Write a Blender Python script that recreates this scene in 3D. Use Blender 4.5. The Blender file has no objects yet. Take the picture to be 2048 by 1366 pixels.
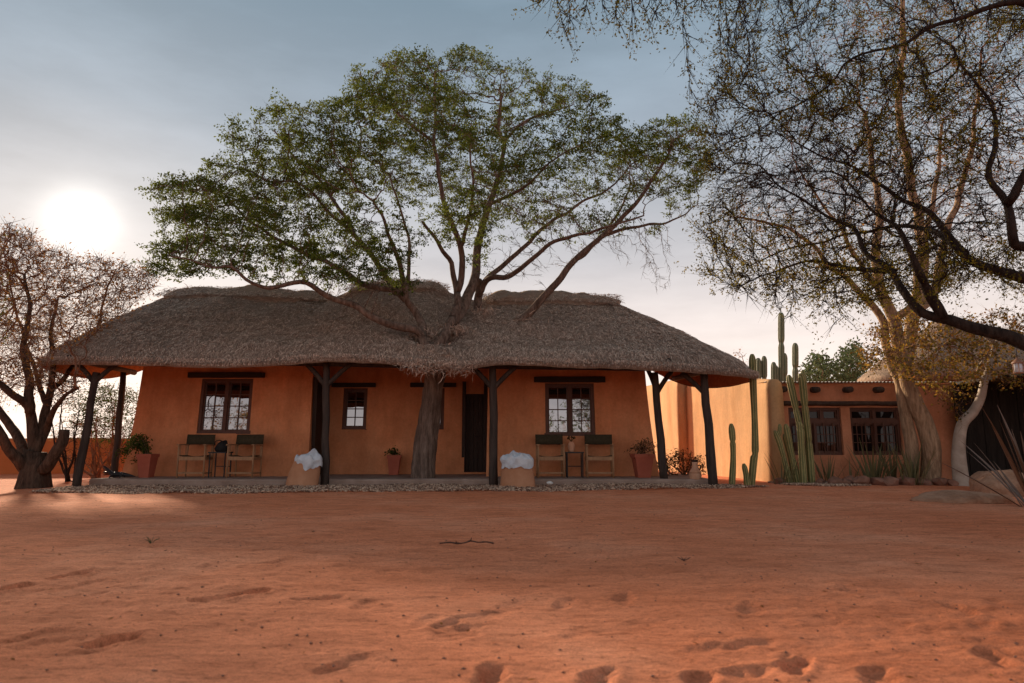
import bpy, bmesh, math, random
import numpy as np
from mathutils import Vector, Matrix
R = math.radians
random.seed(11)
rng = np.random.default_rng(11)
sc = bpy.context.scene
COL = sc.collection

# ------------------------------------------------------------------ camera
PITCH = R(8.62); CAMH = 0.9; FPX = 1365.0
cam = bpy.data.cameras.new('camera'); co = bpy.data.objects.new('camera', cam); COL.objects.link(co)
cam.lens = 24.0; cam.sensor_width = 36.0; cam.clip_start = 0.05; cam.clip_end = 3000
cam.dof.use_dof = True; cam.dof.focus_distance = 15.5; cam.dof.aperture_fstop = 2.4
co.location = (0, 0, CAMH); co.rotation_euler = (math.pi / 2 + PITCH, 0, 0)
sc.camera = co

def at(px, py, Y):
    """photograph pixel -> point standing at depth Y metres"""
    u = (px - 1024) / FPX; v = (683 - py) / FPX
    f = math.cos(PITCH) - v * math.sin(PITCH); t = Y / f
    return np.array((u * t, Y, CAMH + t * (math.sin(PITCH) + v * math.cos(PITCH))))
def on_ground(px, py, z=0.0):
    u = (px - 1024) / FPX; v = (683 - py) / FPX
    up = math.sin(PITCH) + v * math.cos(PITCH); f = math.cos(PITCH) - v * math.sin(PITCH)
    t = (z - CAMH) / up
    return u * t, f * t

# ------------------------------------------------------------------ sky, sun, exposure
SUN_AZ, SUN_EL = R(-33.3), R(15.8)
SUND = Vector((math.sin(SUN_AZ) * math.cos(SUN_EL), math.cos(SUN_AZ) * math.cos(SUN_EL), math.sin(SUN_EL)))
world = bpy.data.worlds.new('World'); sc.world = world; world.use_nodes = True
nt = world.node_tree; N = nt.nodes; L = nt.links
bg = N['Background']; bg.inputs[1].default_value = 0.1
sky = N.new('ShaderNodeTexSky'); sky.sky_type = 'NISHITA'; sky.sun_disc = False
sky.sun_elevation = SUN_EL; sky.sun_rotation = SUN_AZ; sky.dust_density = 2.0; sky.ozone_density = 1.5
tc = N.new('ShaderNodeTexCoord')
sep = N.new('ShaderNodeSeparateXYZ'); L.new(tc.outputs['Generated'], sep.inputs[0])
ramp = N.new('ShaderNodeValToRGB'); L.new(sep.outputs['Z'], ramp.inputs[0])
el = ramp.color_ramp.elements
el[0].position = 0.0; el[0].color = (0.64, 0.525, 0.465, 1)
el[1].position = 1.0; el[1].color = (0.165, 0.21, 0.245, 1)
for p, c in ((0.12, (0.55, 0.47, 0.43)), (0.26, (0.33, 0.318, 0.325)), (0.42, (0.185, 0.215, 0.25)), (0.57, (0.125, 0.17, 0.21))):
    e = el.new(p); e.color = (*c, 1)
mp = N.new('ShaderNodeMapping'); mp.inputs['Scale'].default_value = (1.2, 2.2, 5.0); L.new(tc.outputs['Generated'], mp.inputs[0])
nz = N.new('ShaderNodeTexNoise'); nz.inputs['Scale'].default_value = 1.7; nz.inputs['Detail'].default_value = 6; nz.inputs['Roughness'].default_value = 0.6
L.new(mp.outputs[0], nz.inputs[0])
mr = N.new('ShaderNodeMapRange'); mr.inputs[1].default_value = 0.35; mr.inputs[2].default_value = 0.75; mr.inputs[3].default_value = 5.2; mr.inputs[4].default_value = 7.0
L.new(nz.outputs[0], mr.inputs[0])
v1 = N.new('ShaderNodeVectorMath'); v1.operation = 'SCALE'; L.new(ramp.outputs[0], v1.inputs[0]); L.new(mr.outputs[0], v1.inputs['Scale'])
v2 = N.new('ShaderNodeVectorMath'); v2.operation = 'SCALE'; L.new(sky.outputs[0], v2.inputs[0]); v2.inputs['Scale'].default_value = 0.012
dt = N.new('ShaderNodeVectorMath'); dt.operation = 'DOT_PRODUCT'; L.new(tc.outputs['Generated'], dt.inputs[0]); dt.inputs[1].default_value = SUND
ac = N.new('ShaderNodeMath'); ac.operation = 'ARCCOSINE'; L.new(dt.outputs['Value'], ac.inputs[0])
def fall(width, amp):           # bright aureole round the hazy sun
    a = N.new('ShaderNodeMath'); a.operation = 'DIVIDE'; L.new(ac.outputs[0], a.inputs[0]); a.inputs[1].default_value = R(width)
    b = N.new('ShaderNodeMath'); b.operation = 'POWER'; L.new(a.outputs[0], b.inputs[0]); b.inputs[1].default_value = 2.0
    c = N.new('ShaderNodeMath'); c.operation = 'MULTIPLY'; L.new(b.outputs[0], c.inputs[0]); c.inputs[1].default_value = -1
    d = N.new('ShaderNodeMath'); d.operation = 'EXPONENT'; L.new(c.outputs[0], d.inputs[0])
    e_ = N.new('ShaderNodeMath'); e_.operation = 'MULTIPLY'; L.new(d.outputs[0], e_.inputs[0]); e_.inputs[1].default_value = amp
    return e_
def addv(a, b):
    n = N.new('ShaderNodeVectorMath'); n.operation = 'ADD'; L.new(a, n.inputs[0]); L.new(b, n.inputs[1]); return n.outputs[0]
def tint(f, c):
    n = N.new('ShaderNodeVectorMath'); n.operation = 'SCALE'; n.inputs[0].default_value = c; L.new(f.outputs[0], n.inputs['Scale']); return n.outputs[0]
tot = addv(v1.outputs[0], v2.outputs[0])
tot = addv(tot, tint(fall(2.0, 2.3), (1, 0.95, 0.88)))
tot = addv(tot, tint(fall(8.0, 0.10), (1, 0.86, 0.72)))
L.new(tot, bg.inputs[0])

sl = bpy.data.lights.new('sun', 'SUN'); sl.energy = 2.7; sl.angle = R(5.0); sl.color = (1.0, 0.80, 0.56)
so = bpy.data.objects.new('sun', sl); COL.objects.link(so)
so.rotation_euler = (-SUND).to_track_quat('-Z', 'Y').to_euler(); so.location = (-20, 30, 20)
vs = sc.view_settings; vs.view_transform = 'Standard'; vs.look = 'None'; vs.gamma = 1; vs.exposure = 1.75; vs.use_curve_mapping = False
sc.render.engine = 'CYCLES'; sc.cycles.use_denoising = True; sc.cycles.max_bounces = 6; sc.cycles.diffuse_bounces = 4
sc.cycles.transparent_max_bounces = 4; sc.cycles.sample_clamp_indirect = 6

# ------------------------------------------------------------------ materials
def pm(name, c1, c2, scale=4.0, rough=0.85, bump=0.0, bscale=None, stretch=(1, 1, 1), detail=6, c3=None, island=False, spec=0.3, bdist=0.02, bdetail=5, mott=None):
    m = bpy.data.materials.new(name); m.use_nodes = True
    t = m.node_tree; n = t.nodes; l = t.links
    b = n['Principled BSDF']; b.inputs['Roughness'].default_value = rough; b.inputs['Specular IOR Level'].default_value = spec
    tcn = n.new('ShaderNodeTexCoord'); mpn = n.new('ShaderNodeMapping'); mpn.inputs['Scale'].default_value = stretch
    l.new(tcn.outputs['Object'], mpn.inputs[0])
    no = n.new('ShaderNodeTexNoise'); no.inputs['Scale'].default_value = scale; no.inputs['Detail'].default_value = detail; no.inputs['Roughness'].default_value = 0.62
    l.new(mpn.outputs[0], no.inputs[0])
    r = n.new('ShaderNodeValToRGB'); r.color_ramp.elements[0].position = 0.3; r.color_ramp.elements[1].position = 0.7
    r.color_ramp.elements[0].color = (*c1, 1); r.color_ramp.elements[1].color = (*c2, 1)
    if c3: r.color_ramp.elements.new(0.5).color = (*c3, 1)
    src = no.outputs[0]
    if island:
        g = n.new('ShaderNodeNewGeometry'); mx = n.new('ShaderNodeMath'); mx.operation = 'MULTIPLY_ADD'
        l.new(g.outputs['Random Per Island'], mx.inputs[0]); mx.inputs[1].default_value = 0.6; mx2 = n.new('ShaderNodeMath'); mx2.operation = 'MULTIPLY'
        l.new(no.outputs[0], mx2.inputs[0]); mx2.inputs[1].default_value = 0.4; l.new(mx2.outputs[0], mx.inputs[2]); src = mx.outputs[0]
    l.new(src, r.inputs[0]); colr = r.outputs[0]
    if mott:            # weathering: rain streaks, patches and trowel marks
        for sc_, st_, lo_, hi_ in mott:
            m3 = n.new('ShaderNodeMapping'); m3.inputs['Scale'].default_value = st_; l.new(tcn.outputs['Object'], m3.inputs[0])
            n3 = n.new('ShaderNodeTexNoise'); n3.inputs['Scale'].default_value = sc_; n3.inputs['Detail'].default_value = 7; n3.inputs['Roughness'].default_value = 0.68; l.new(m3.outputs[0], n3.inputs[0])
            r3 = n.new('ShaderNodeMapRange'); r3.inputs[1].default_value = 0.32; r3.inputs[2].default_value = 0.68; r3.inputs[3].default_value = lo_; r3.inputs[4].default_value = hi_; l.new(n3.outputs[0], r3.inputs[0])
            x3 = n.new('ShaderNodeVectorMath'); x3.operation = 'SCALE'; l.new(colr, x3.inputs[0]); l.new(r3.outputs[0], x3.inputs['Scale']); colr = x3.outputs[0]
    l.new(colr, b.inputs['Base Color'])
    if bump:
        n2 = n.new('ShaderNodeTexNoise'); n2.inputs['Scale'].default_value = bscale or scale * 4; n2.inputs['Detail'].default_value = bdetail
        l.new(mpn.outputs[0], n2.inputs[0])
        bp = n.new('ShaderNodeBump'); bp.inputs['Strength'].default_value = bump; bp.inputs['Distance'].default_value = bdist
        l.new(n2.outputs[0], bp.inputs['Height']); l.new(bp.outputs[0], b.inputs['Normal'])
    return m

def leafmat(name, cols, trans=0.4, tcol=None):
    m = bpy.data.materials.new(name); m.use_nodes = True
    t = m.node_tree; n = t.nodes; l = t.links
    n.remove(n['Principled BSDF']); out = n['Material Output']
    g = n.new('ShaderNodeNewGeometry'); r = n.new('ShaderNodeValToRGB')
    e = r.color_ramp.elements; e[0].color = (*cols[0], 1); e[1].color = (*cols[-1], 1)
    for i in range(1, len(cols) - 1): e.new(i / (len(cols) - 1)).color = (*cols[i], 1)
    l.new(g.outputs['Random Per Island'], r.inputs[0])
    d = n.new('ShaderNodeBsdfDiffuse'); tr = n.new('ShaderNodeBsdfTranslucent'); mx = n.new('ShaderNodeMixShader'); mx.inputs[0].default_value = trans
    l.new(r.outputs[0], d.inputs[0])
    if tcol:
        mc = n.new('ShaderNodeMix'); mc.data_type = 'RGBA'; mc.inputs[0].default_value = 0.5; l.new(r.outputs[0], mc.inputs[6]); mc.inputs[7].default_value = (*tcol, 1); l.new(mc.outputs[2], tr.inputs[0])
    else: l.new(r.outputs[0], tr.inputs[0])
    l.new(d.outputs[0], mx.inputs[1]); l.new(tr.outputs[0], mx.inputs[2]); l.new(mx.outputs[0], out.inputs[0])
    return m

M = {}
def sandmat():
    m = bpy.data.materials.new('red_sand'); m.use_nodes = True; t = m.node_tree; n = t.nodes; l = t.links; b = n['Principled BSDF']; b.inputs['Roughness'].default_value = 0.97; b.inputs['Specular IOR Level'].default_value = 0.08
    tcn = n.new('ShaderNodeTexCoord')
    def noise(sc_, det, st=(1, 1, 1), rough=0.6):
        mp_ = n.new('ShaderNodeMapping'); mp_.inputs['Scale'].default_value = st; l.new(tcn.outputs['Object'], mp_.inputs[0])
        a = n.new('ShaderNodeTexNoise'); a.inputs['Scale'].default_value = sc_; a.inputs['Detail'].default_value = det; a.inputs['Roughness'].default_value = rough; l.new(mp_.outputs[0], a.inputs[0]); return a.outputs[0]
    def ramp_(src, stops):
        r = n.new('ShaderNodeValToRGB'); e = r.color_ramp.elements; e[0].position, e[0].color = stops[0][0], (*stops[0][1], 1); e[1].position, e[1].color = stops[-1][0], (*stops[-1][1], 1)
        for p, c in stops[1:-1]: e.new(p).color = (*c, 1)
        l.new(src, r.inputs[0]); return r.outputs[0]
    def mul(a, c):
        x = n.new('ShaderNodeMix'); x.data_type = 'RGBA'; x.blend_type = 'MULTIPLY'; x.inputs[0].default_value = 1; l.new(a, x.inputs[6]); l.new(c, x.inputs[7]); return x.outputs[2]
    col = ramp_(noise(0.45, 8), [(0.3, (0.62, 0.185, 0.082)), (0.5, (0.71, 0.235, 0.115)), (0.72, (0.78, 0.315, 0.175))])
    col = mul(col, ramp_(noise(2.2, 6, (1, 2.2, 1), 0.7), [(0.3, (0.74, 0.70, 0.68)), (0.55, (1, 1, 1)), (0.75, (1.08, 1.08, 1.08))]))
    col = mul(col, ramp_(noise(6.5, 5, (0.55, 1.9, 1), 0.7), [(0.30, (0.60, 0.55, 0.53)), (0.43, (0.97, 0.97, 0.97)), (0.72, (1.06, 1.06, 1.06))]))  # shade of small scuffs, painted into the sand colour as dark noise patches
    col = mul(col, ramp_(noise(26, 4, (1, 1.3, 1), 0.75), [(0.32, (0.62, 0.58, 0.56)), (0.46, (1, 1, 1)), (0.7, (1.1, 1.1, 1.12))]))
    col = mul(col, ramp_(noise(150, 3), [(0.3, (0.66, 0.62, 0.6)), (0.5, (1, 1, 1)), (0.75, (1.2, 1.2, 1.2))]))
    l.new(col, b.inputs['Base Color'])
    b1 = n.new('ShaderNodeBump'); b1.inputs['Strength'].default_value = 0.8; b1.inputs['Distance'].default_value = 0.03; l.new(noise(9, 8, (0.8, 1.6, 1), 0.65), b1.inputs['Height'])
    b2 = n.new('ShaderNodeBump'); b2.inputs['Strength'].default_value = 0.7; b2.inputs['Distance'].default_value = 0.006; l.new(noise(90, 6), b2.inputs['Height']); l.new(b1.outputs[0], b2.inputs['Normal']); l.new(b2.outputs[0], b.inputs['Normal']); return m
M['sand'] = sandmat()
M['wall'] = pm('terracotta_plaster', (0.58, 0.22, 0.098), (0.71, 0.31, 0.155), 1.7, 0.9, 0.5, 9, c3=(0.655, 0.265, 0.126), spec=0.12, bdist=0.02, mott=[(2.2, (1, 1, 0.22), 0.80, 1.10), (0.55, (1, 1, 1), 0.86, 1.10), (18, (1, 1, 1), 0.90, 1.06)])
M['yardwall'] = pm('ochre_plaster', (0.52, 0.27, 0.12), (0.62, 0.36, 0.19), 0.9, 0.92, 0.35, 11, spec=0.1, bdist=0.02, stretch=(1, 1, 0.5), mott=[(2.2, (1, 1, 0.22), 0.80, 1.10), (0.55, (1, 1, 1), 0.86, 1.10), (18, (1, 1, 1), 0.90, 1.06)])
M['annex'] = pm('pink_terracotta_plaster', (0.52, 0.21, 0.11), (0.62, 0.28, 0.16), 1.1, 0.92, 0.4, 12, spec=0.1, mott=[(2.2, (1, 1, 0.22), 0.80, 1.10), (0.55, (1, 1, 1), 0.86, 1.10), (18, (1, 1, 1), 0.90, 1.06)])
M['redwall'] = pm('orange_garden_plaster', (0.48, 0.14, 0.045), (0.58, 0.19, 0.07), 1.0, 0.92, 0.3, 10, spec=0.1)
M['thatch'] = pm('thatch_bed', (0.22, 0.15, 0.11), (0.50, 0.365, 0.28), 9, 1.0, 1.0, 30, stretch=(5, 1, 1), spec=0.05, bdist=0.06)
M['straw'] = pm('straw', (0.27, 0.18, 0.135), (0.70, 0.53, 0.42), 0.9, 0.9, c3=(0.49, 0.35, 0.27), island=True, detail=3, spec=0.15)
M['ridge'] = pm('ridge_thatch', (0.20, 0.14, 0.105), (0.46, 0.34, 0.26), 10, 1.0, 0.5, 25, stretch=(1, 4, 4), spec=0.05, bdist=0.08)
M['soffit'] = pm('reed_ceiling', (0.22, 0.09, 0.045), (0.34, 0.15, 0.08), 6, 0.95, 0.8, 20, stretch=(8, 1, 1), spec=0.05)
M['pole'] = pm('dark_pole', (0.022, 0.015, 0.012), (0.075, 0.052, 0.042), 5, 0.75, 0.6, 12, stretch=(3, 3, 0.4), spec=0.3)
M['lintel'] = pm('black_timber', (0.016, 0.010, 0.008), (0.04, 0.026, 0.02), 6, 0.7, 0.5, 20, stretch=(0.5, 3, 3))
M['frame'] = pm('window_wood', (0.075, 0.028, 0.016), (0.12, 0.045, 0.026), 8, 0.55, 0.2, 30, stretch=(3, 3, 0.5), spec=0.4)
M['door'] = pm('dark_door', (0.020, 0.010, 0.007), (0.05, 0.024, 0.016), 7, 0.6, 0.4, 25, stretch=(4, 4, 0.4))
M['concrete'] = pm('grey_cement', (0.26, 0.17, 0.13), (0.42, 0.30, 0.24), 2.5, 0.9, 0.4, 25, spec=0.2)
M['pebble'] = pm('pebbles', (0.17, 0.09, 0.06), (0.66, 0.45, 0.32), 3, 0.9, island=True, c3=(0.42, 0.255, 0.17))
M['gravelbed'] = pm('gravel_bed', (0.10, 0.06, 0.045), (0.30, 0.2, 0.15), 40, 1.0, 1.0, 60)
M['bark'] = pm('grey_bark', (0.075, 0.05, 0.038), (0.27, 0.195, 0.155), 7, 0.95, 1.0, 14, stretch=(2.2, 2.2, 0.45), c3=(0.16, 0.112, 0.088), spec=0.1, bdist=0.04)
M['darkbark'] = pm('dark_bark', (0.014, 0.010, 0.009), (0.055, 0.04, 0.033), 8, 0.95, 1.0, 20, stretch=(2, 2, 0.6), spec=0.1, bdist=0.03)
M['brownbark'] = pm('brown_bark', (0.10, 0.05, 0.033), (0.32, 0.17, 0.105), 7, 0.95, 1.0, 16, stretch=(2, 2, 0.5), spec=0.1, bdist=0.03)
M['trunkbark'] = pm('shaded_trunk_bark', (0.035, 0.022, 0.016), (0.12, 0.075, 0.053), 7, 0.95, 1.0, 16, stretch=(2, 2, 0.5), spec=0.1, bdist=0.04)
M['palebark'] = pm('pale_bark', (0.16, 0.10, 0.06), (0.46, 0.31, 0.20), 7, 0.95, 1.0, 14, stretch=(2.4, 2.4, 0.5), c3=(0.31, 0.20, 0.125), spec=0.1, bdist=0.03)
M['whitebark'] = pm('smooth_white_bark', (0.30, 0.23, 0.18), (0.48, 0.39, 0.32), 4, 0.7, 0.25, 12, spec=0.3)
M['leafA'] = leafmat('acacia_leaf', [(0.018, 0.032, 0.010), (0.036, 0.055, 0.015), (0.06, 0.082, 0.02), (0.11, 0.12, 0.026)], 0.42, (0.18, 0.20, 0.03))
M['leafDry'] = leafmat('dry_leaf', [(0.08, 0.05, 0.025), (0.14, 0.085, 0.03), (0.20, 0.10, 0.035), (0.11, 0.10, 0.03)], 0.5, (0.42, 0.17, 0.05))
M['leafY'] = leafmat('yellow_green_leaf', [(0.03, 0.035, 0.014), (0.05, 0.055, 0.018), (0.09, 0.085, 0.022), (0.16, 0.10, 0.025), (0.40, 0.22, 0.03), (0.06, 0.055, 0.02), (0.38, 0.14, 0.03), (0.04, 0.05, 0.018)], 0.42, (0.28, 0.16, 0.03))
M['leafD'] = leafmat('thorn_tree_leaf', [(0.03, 0.04, 0.012), (0.06, 0.065, 0.016), (0.14, 0.115, 0.02), (0.22, 0.13, 0.02), (0.07, 0.075, 0.016)], 0.45, (0.32, 0.24, 0.025))
M['leafG'] = leafmat('grey_green_leaf', [(0.05, 0.07, 0.035), (0.09, 0.115, 0.055), (0.13, 0.15, 0.08)], 0.35)
M['leafP'] = leafmat('pot_plant_leaf', [(0.025, 0.045, 0.012), (0.06, 0.085, 0.02), (0.11, 0.12, 0.03)], 0.35)
M['leafR'] = leafmat('russet_bush_leaf', [(0.05, 0.04, 0.02), (0.10, 0.05, 0.03), (0.07, 0.065, 0.025), (0.15, 0.07, 0.04)], 0.35)
def cactusmat(name, c1, c2, crest):
    m = pm(name, c1, c2, 5, 0.6, 0.4, 30, stretch=(1, 1, 0.7), spec=0.3); t = m.node_tree; n = t.nodes; l = t.links; b = n['Principled BSDF']
    src = b.inputs['Base Color'].links[0].from_socket; at_ = n.new('ShaderNodeAttribute'); at_.attribute_name = 'crest'
    w = n.new('ShaderNodeTexNoise'); w.inputs['Scale'].default_value = 38; mu = n.new('ShaderNodeMath'); mu.operation = 'MULTIPLY'; l.new(at_.outputs['Fac'], mu.inputs[0]); l.new(w.outputs[0], mu.inputs[1])
    tcn = n.new('ShaderNodeTexCoord'); l.new(tcn.outputs['Object'], w.inputs[0])
    m2 = n.new('ShaderNodeMath'); m2.operation = 'MULTIPLY'; m2.inputs[1].default_value = 1.7; m2.use_clamp = True; l.new(mu.outputs[0], m2.inputs[0])
    mc = n.new('ShaderNodeMix'); mc.data_type = 'RGBA'; l.new(m2.outputs[0], mc.inputs[0]); l.new(src, mc.inputs[6]); mc.inputs[7].default_value = (*crest, 1); l.new(mc.outputs[2], b.inputs['Base Color']); return m
M['cactus'] = cactusmat('cactus_skin', (0.10, 0.115, 0.04), (0.22, 0.21, 0.08), (0.55, 0.43, 0.19))
M['cactusfar'] = cactusmat('grey_cactus_skin', (0.10, 0.12, 0.065), (0.17, 0.18, 0.10), (0.34, 0.32, 0.2))
M['spear'] = pm('spear_leaf', (0.07, 0.075, 0.03), (0.21, 0.17, 0.075), 5, 0.6, stretch=(1, 1, 0.4), spec=0.3)
M['agave'] = pm('red_edged_spear_leaf', (0.09, 0.05, 0.03), (0.24, 0.11, 0.06), 5, 0.55, stretch=(1, 1, 0.4), spec=0.35)
M['rock'] = pm('red_rock', (0.16, 0.075, 0.05), (0.33, 0.17, 0.12), 3, 0.95, 0.8, 9, spec=0.15, bdist=0.04)
M['boulder'] = pm('sandy_boulder', (0.28, 0.135, 0.08), (0.50, 0.27, 0.17), 4, 0.95, 1.0, 12, spec=0.12, bdist=0.06, detail=8)
M['teak'] = pm('teak', (0.29, 0.15, 0.075), (0.43, 0.24, 0.125), 6, 0.6, 0.2, 30, stretch=(3, 3, 0.5))
M['canvas'] = pm('dark_canvas', (0.050, 0.040, 0.024), (0.075, 0.060, 0.038), 20, 0.95, 0.3, 200, spec=0.1)
M['blackiron'] = pm('black_iron', (0.012, 0.010, 0.010), (0.03, 0.024, 0.022), 10, 0.5, spec=0.4)
M['blackcloth'] = pm('black_bag_cloth', (0.008, 0.008, 0.009), (0.022, 0.02, 0.02), 12, 0.8, 0.5, 40)
M['potred'] = pm('red_pot', (0.36, 0.085, 0.05), (0.44, 0.12, 0.07), 4, 0.7, 0.15, 30)
M['potclay'] = pm('clay_pot', (0.55, 0.27, 0.16), (0.70, 0.42, 0.28), 6, 0.85, 0.2, 30)
M['mound'] = pm('plaster_mound', (0.42, 0.19, 0.10), (0.55, 0.28, 0.165), 2.5, 0.95, 0.5, 14, spec=0.1)
M['bag'] = pm('white_plastic', (0.50, 0.52, 0.57), (0.68, 0.70, 0.73), 5, 0.55, 0.6, 16, spec=0.4, bdist=0.03)
M['zinc'] = pm('galvanised_sheet', (0.30, 0.28, 0.27), (0.46, 0.42, 0.40), 4, 0.5, spec=0.5)
M['log'] = pm('viga_log', (0.03, 0.018, 0.013), (0.09, 0.055, 0.04), 8, 0.8, 0.5, 20)
M['shed'] = pm('black_planks', (0.010, 0.008, 0.007), (0.03, 0.022, 0.018), 5, 0.85, 0.5, 20, stretch=(3, 3, 0.4))
M['figure'] = pm('blackened_carving', (0.006, 0.006, 0.008), (0.018, 0.017, 0.02), 8, 0.38, 0.3, 20, spec=0.5)
M['twig'] = pm('dry_stick', (0.05, 0.025, 0.018), (0.12, 0.06, 0.04), 12, 0.9, 0.5, 40)
M['copper'] = pm('old_copper', (0.22, 0.10, 0.06), (0.36, 0.2, 0.13), 8, 0.45, spec=0.5)
M['paper'] = pm('white_scrap', (0.7, 0.68, 0.64), (0.8, 0.79, 0.76), 8, 0.8)
def glassmat(name, refl):
    m = bpy.data.materials.new(name); m.use_nodes = True; t = m.node_tree; n = t.nodes; l = t.links
    n.remove(n['Principled BSDF']); out = n['Material Output']
    gl = n.new('ShaderNodeBsdfGlossy'); gl.inputs['Roughness'].default_value = 0.015; gl.inputs[0].default_value = (0.86, 0.86, 0.9, 1)
    df = n.new('ShaderNodeBsdfDiffuse'); df.inputs[0].default_value = (0.012, 0.008, 0.007, 1)
    no = n.new('ShaderNodeTexNoise'); no.inputs['Scale'].default_value = 2.2; no.inputs['Detail'].default_value = 1
    tcn = n.new('ShaderNodeTexCoord'); l.new(tcn.outputs['Object'], no.inputs[0])
    bp = n.new('ShaderNodeBump'); bp.inputs['Strength'].default_value = 0.05; bp.inputs['Distance'].default_value = 0.05; l.new(no.outputs[0], bp.inputs['Height']); l.new(bp.outputs[0], gl.inputs['Normal'])
    mx = n.new('ShaderNodeMixShader'); mx.inputs[0].default_value = refl
    l.new(df.outputs[0], mx.inputs[1]); l.new(gl.outputs[0], mx.inputs[2]); l.new(mx.outputs[0], out.inputs[0]); return m
M['glass'] = glassmat('window_glass', 0.40); M['darkglass'] = glassmat('dim_window_glass', 0.025)

# ------------------------------------------------------------------ mesh helpers
def link(o, parent=None):
    COL.objects.link(o)
    if parent is not None: o.parent = parent
    return o
def tag(o, label=None, cat=None, group=None, kind=None):
    if label: o['label'] = label
    if cat: o['category'] = cat
    if group: o['group'] = group
    if kind: o['kind'] = kind
    return o
def empty(name, loc=(0, 0, 0), rz=0.0):
    o = bpy.data.objects.new(name, None); o.empty_display_size = 0.2; o.location = loc; o.rotation_euler = (0, 0, rz); COL.objects.link(o); return o
def copy_tree(o, parent=None):
    c = o.copy(); COL.objects.link(c); c.parent = parent
    for ch in o.children: copy_tree(ch, c)
    return c
def fast_mesh(name, V, F, mat, parent=None, smooth=False):
    """V (n,3) array, F (m,k) array of equal-sized faces"""
    V = np.asarray(V, np.float32); F = np.asarray(F, np.int32); k = F.shape[1]
    me = bpy.data.meshes.new(name); me.vertices.add(len(V)); me.vertices.foreach_set('co', V.ravel())
    me.loops.add(F.size); me.loops.foreach_set('vertex_index', F.ravel())
    me.polygons.add(len(F)); me.polygons.foreach_set('loop_start', np.arange(0, F.size, k, dtype=np.int32))
    try: me.polygons.foreach_set('loop_total', np.full(len(F), k, np.int32))
    except Exception: pass
    if smooth: me.polygons.foreach_set('use_smooth', np.ones(len(F), bool))
    me.update(calc_edges=True); me.materials.append(mat)
    return link(bpy.data.objects.new(name, me), parent)

ICO = {}
def ico(sub):
    if sub not in ICO:
        b = bmesh.new(); bmesh.ops.create_icosphere(b, subdivisions=sub, radius=1.0)
        ICO[sub] = (np.array([v.co[:] for v in b.verts]), [[v.index for v in f.verts] for f in b.faces]); b.free()
    return ICO[sub]
def _hash(ix, iy, iz, s):
    h = (ix * 374761393 + iy * 668265263 + iz * 2147483647 + s * 974634777) & 0xffffffff
    h = ((h ^ (h >> 13)) * 1274126177) & 0xffffffff
    return ((h ^ (h >> 16)) & 0xffff) / 65535.0
def vnoise(P, scale, seed=0):
    """smooth value noise in [-1,1]; P (n,2|3)"""
    P = np.asarray(P, float) * scale
    if P.shape[1] == 2: P = np.c_[P, np.zeros(len(P))]
    i = np.floor(P).astype(np.int64); f = P - i; f = f * f * (3 - 2 * f); r = 0
    for dx in (0, 1):
        for dy in (0, 1):
            for dz in (0, 1):
                w = (f[:, 0] if dx else 1 - f[:, 0]) * (f[:, 1] if dy else 1 - f[:, 1]) * (f[:, 2] if dz else 1 - f[:, 2])
                r = r + w * _hash(i[:, 0] + dx, i[:, 1] + dy, i[:, 2] + dz, seed)
    return r * 2 - 1

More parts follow.
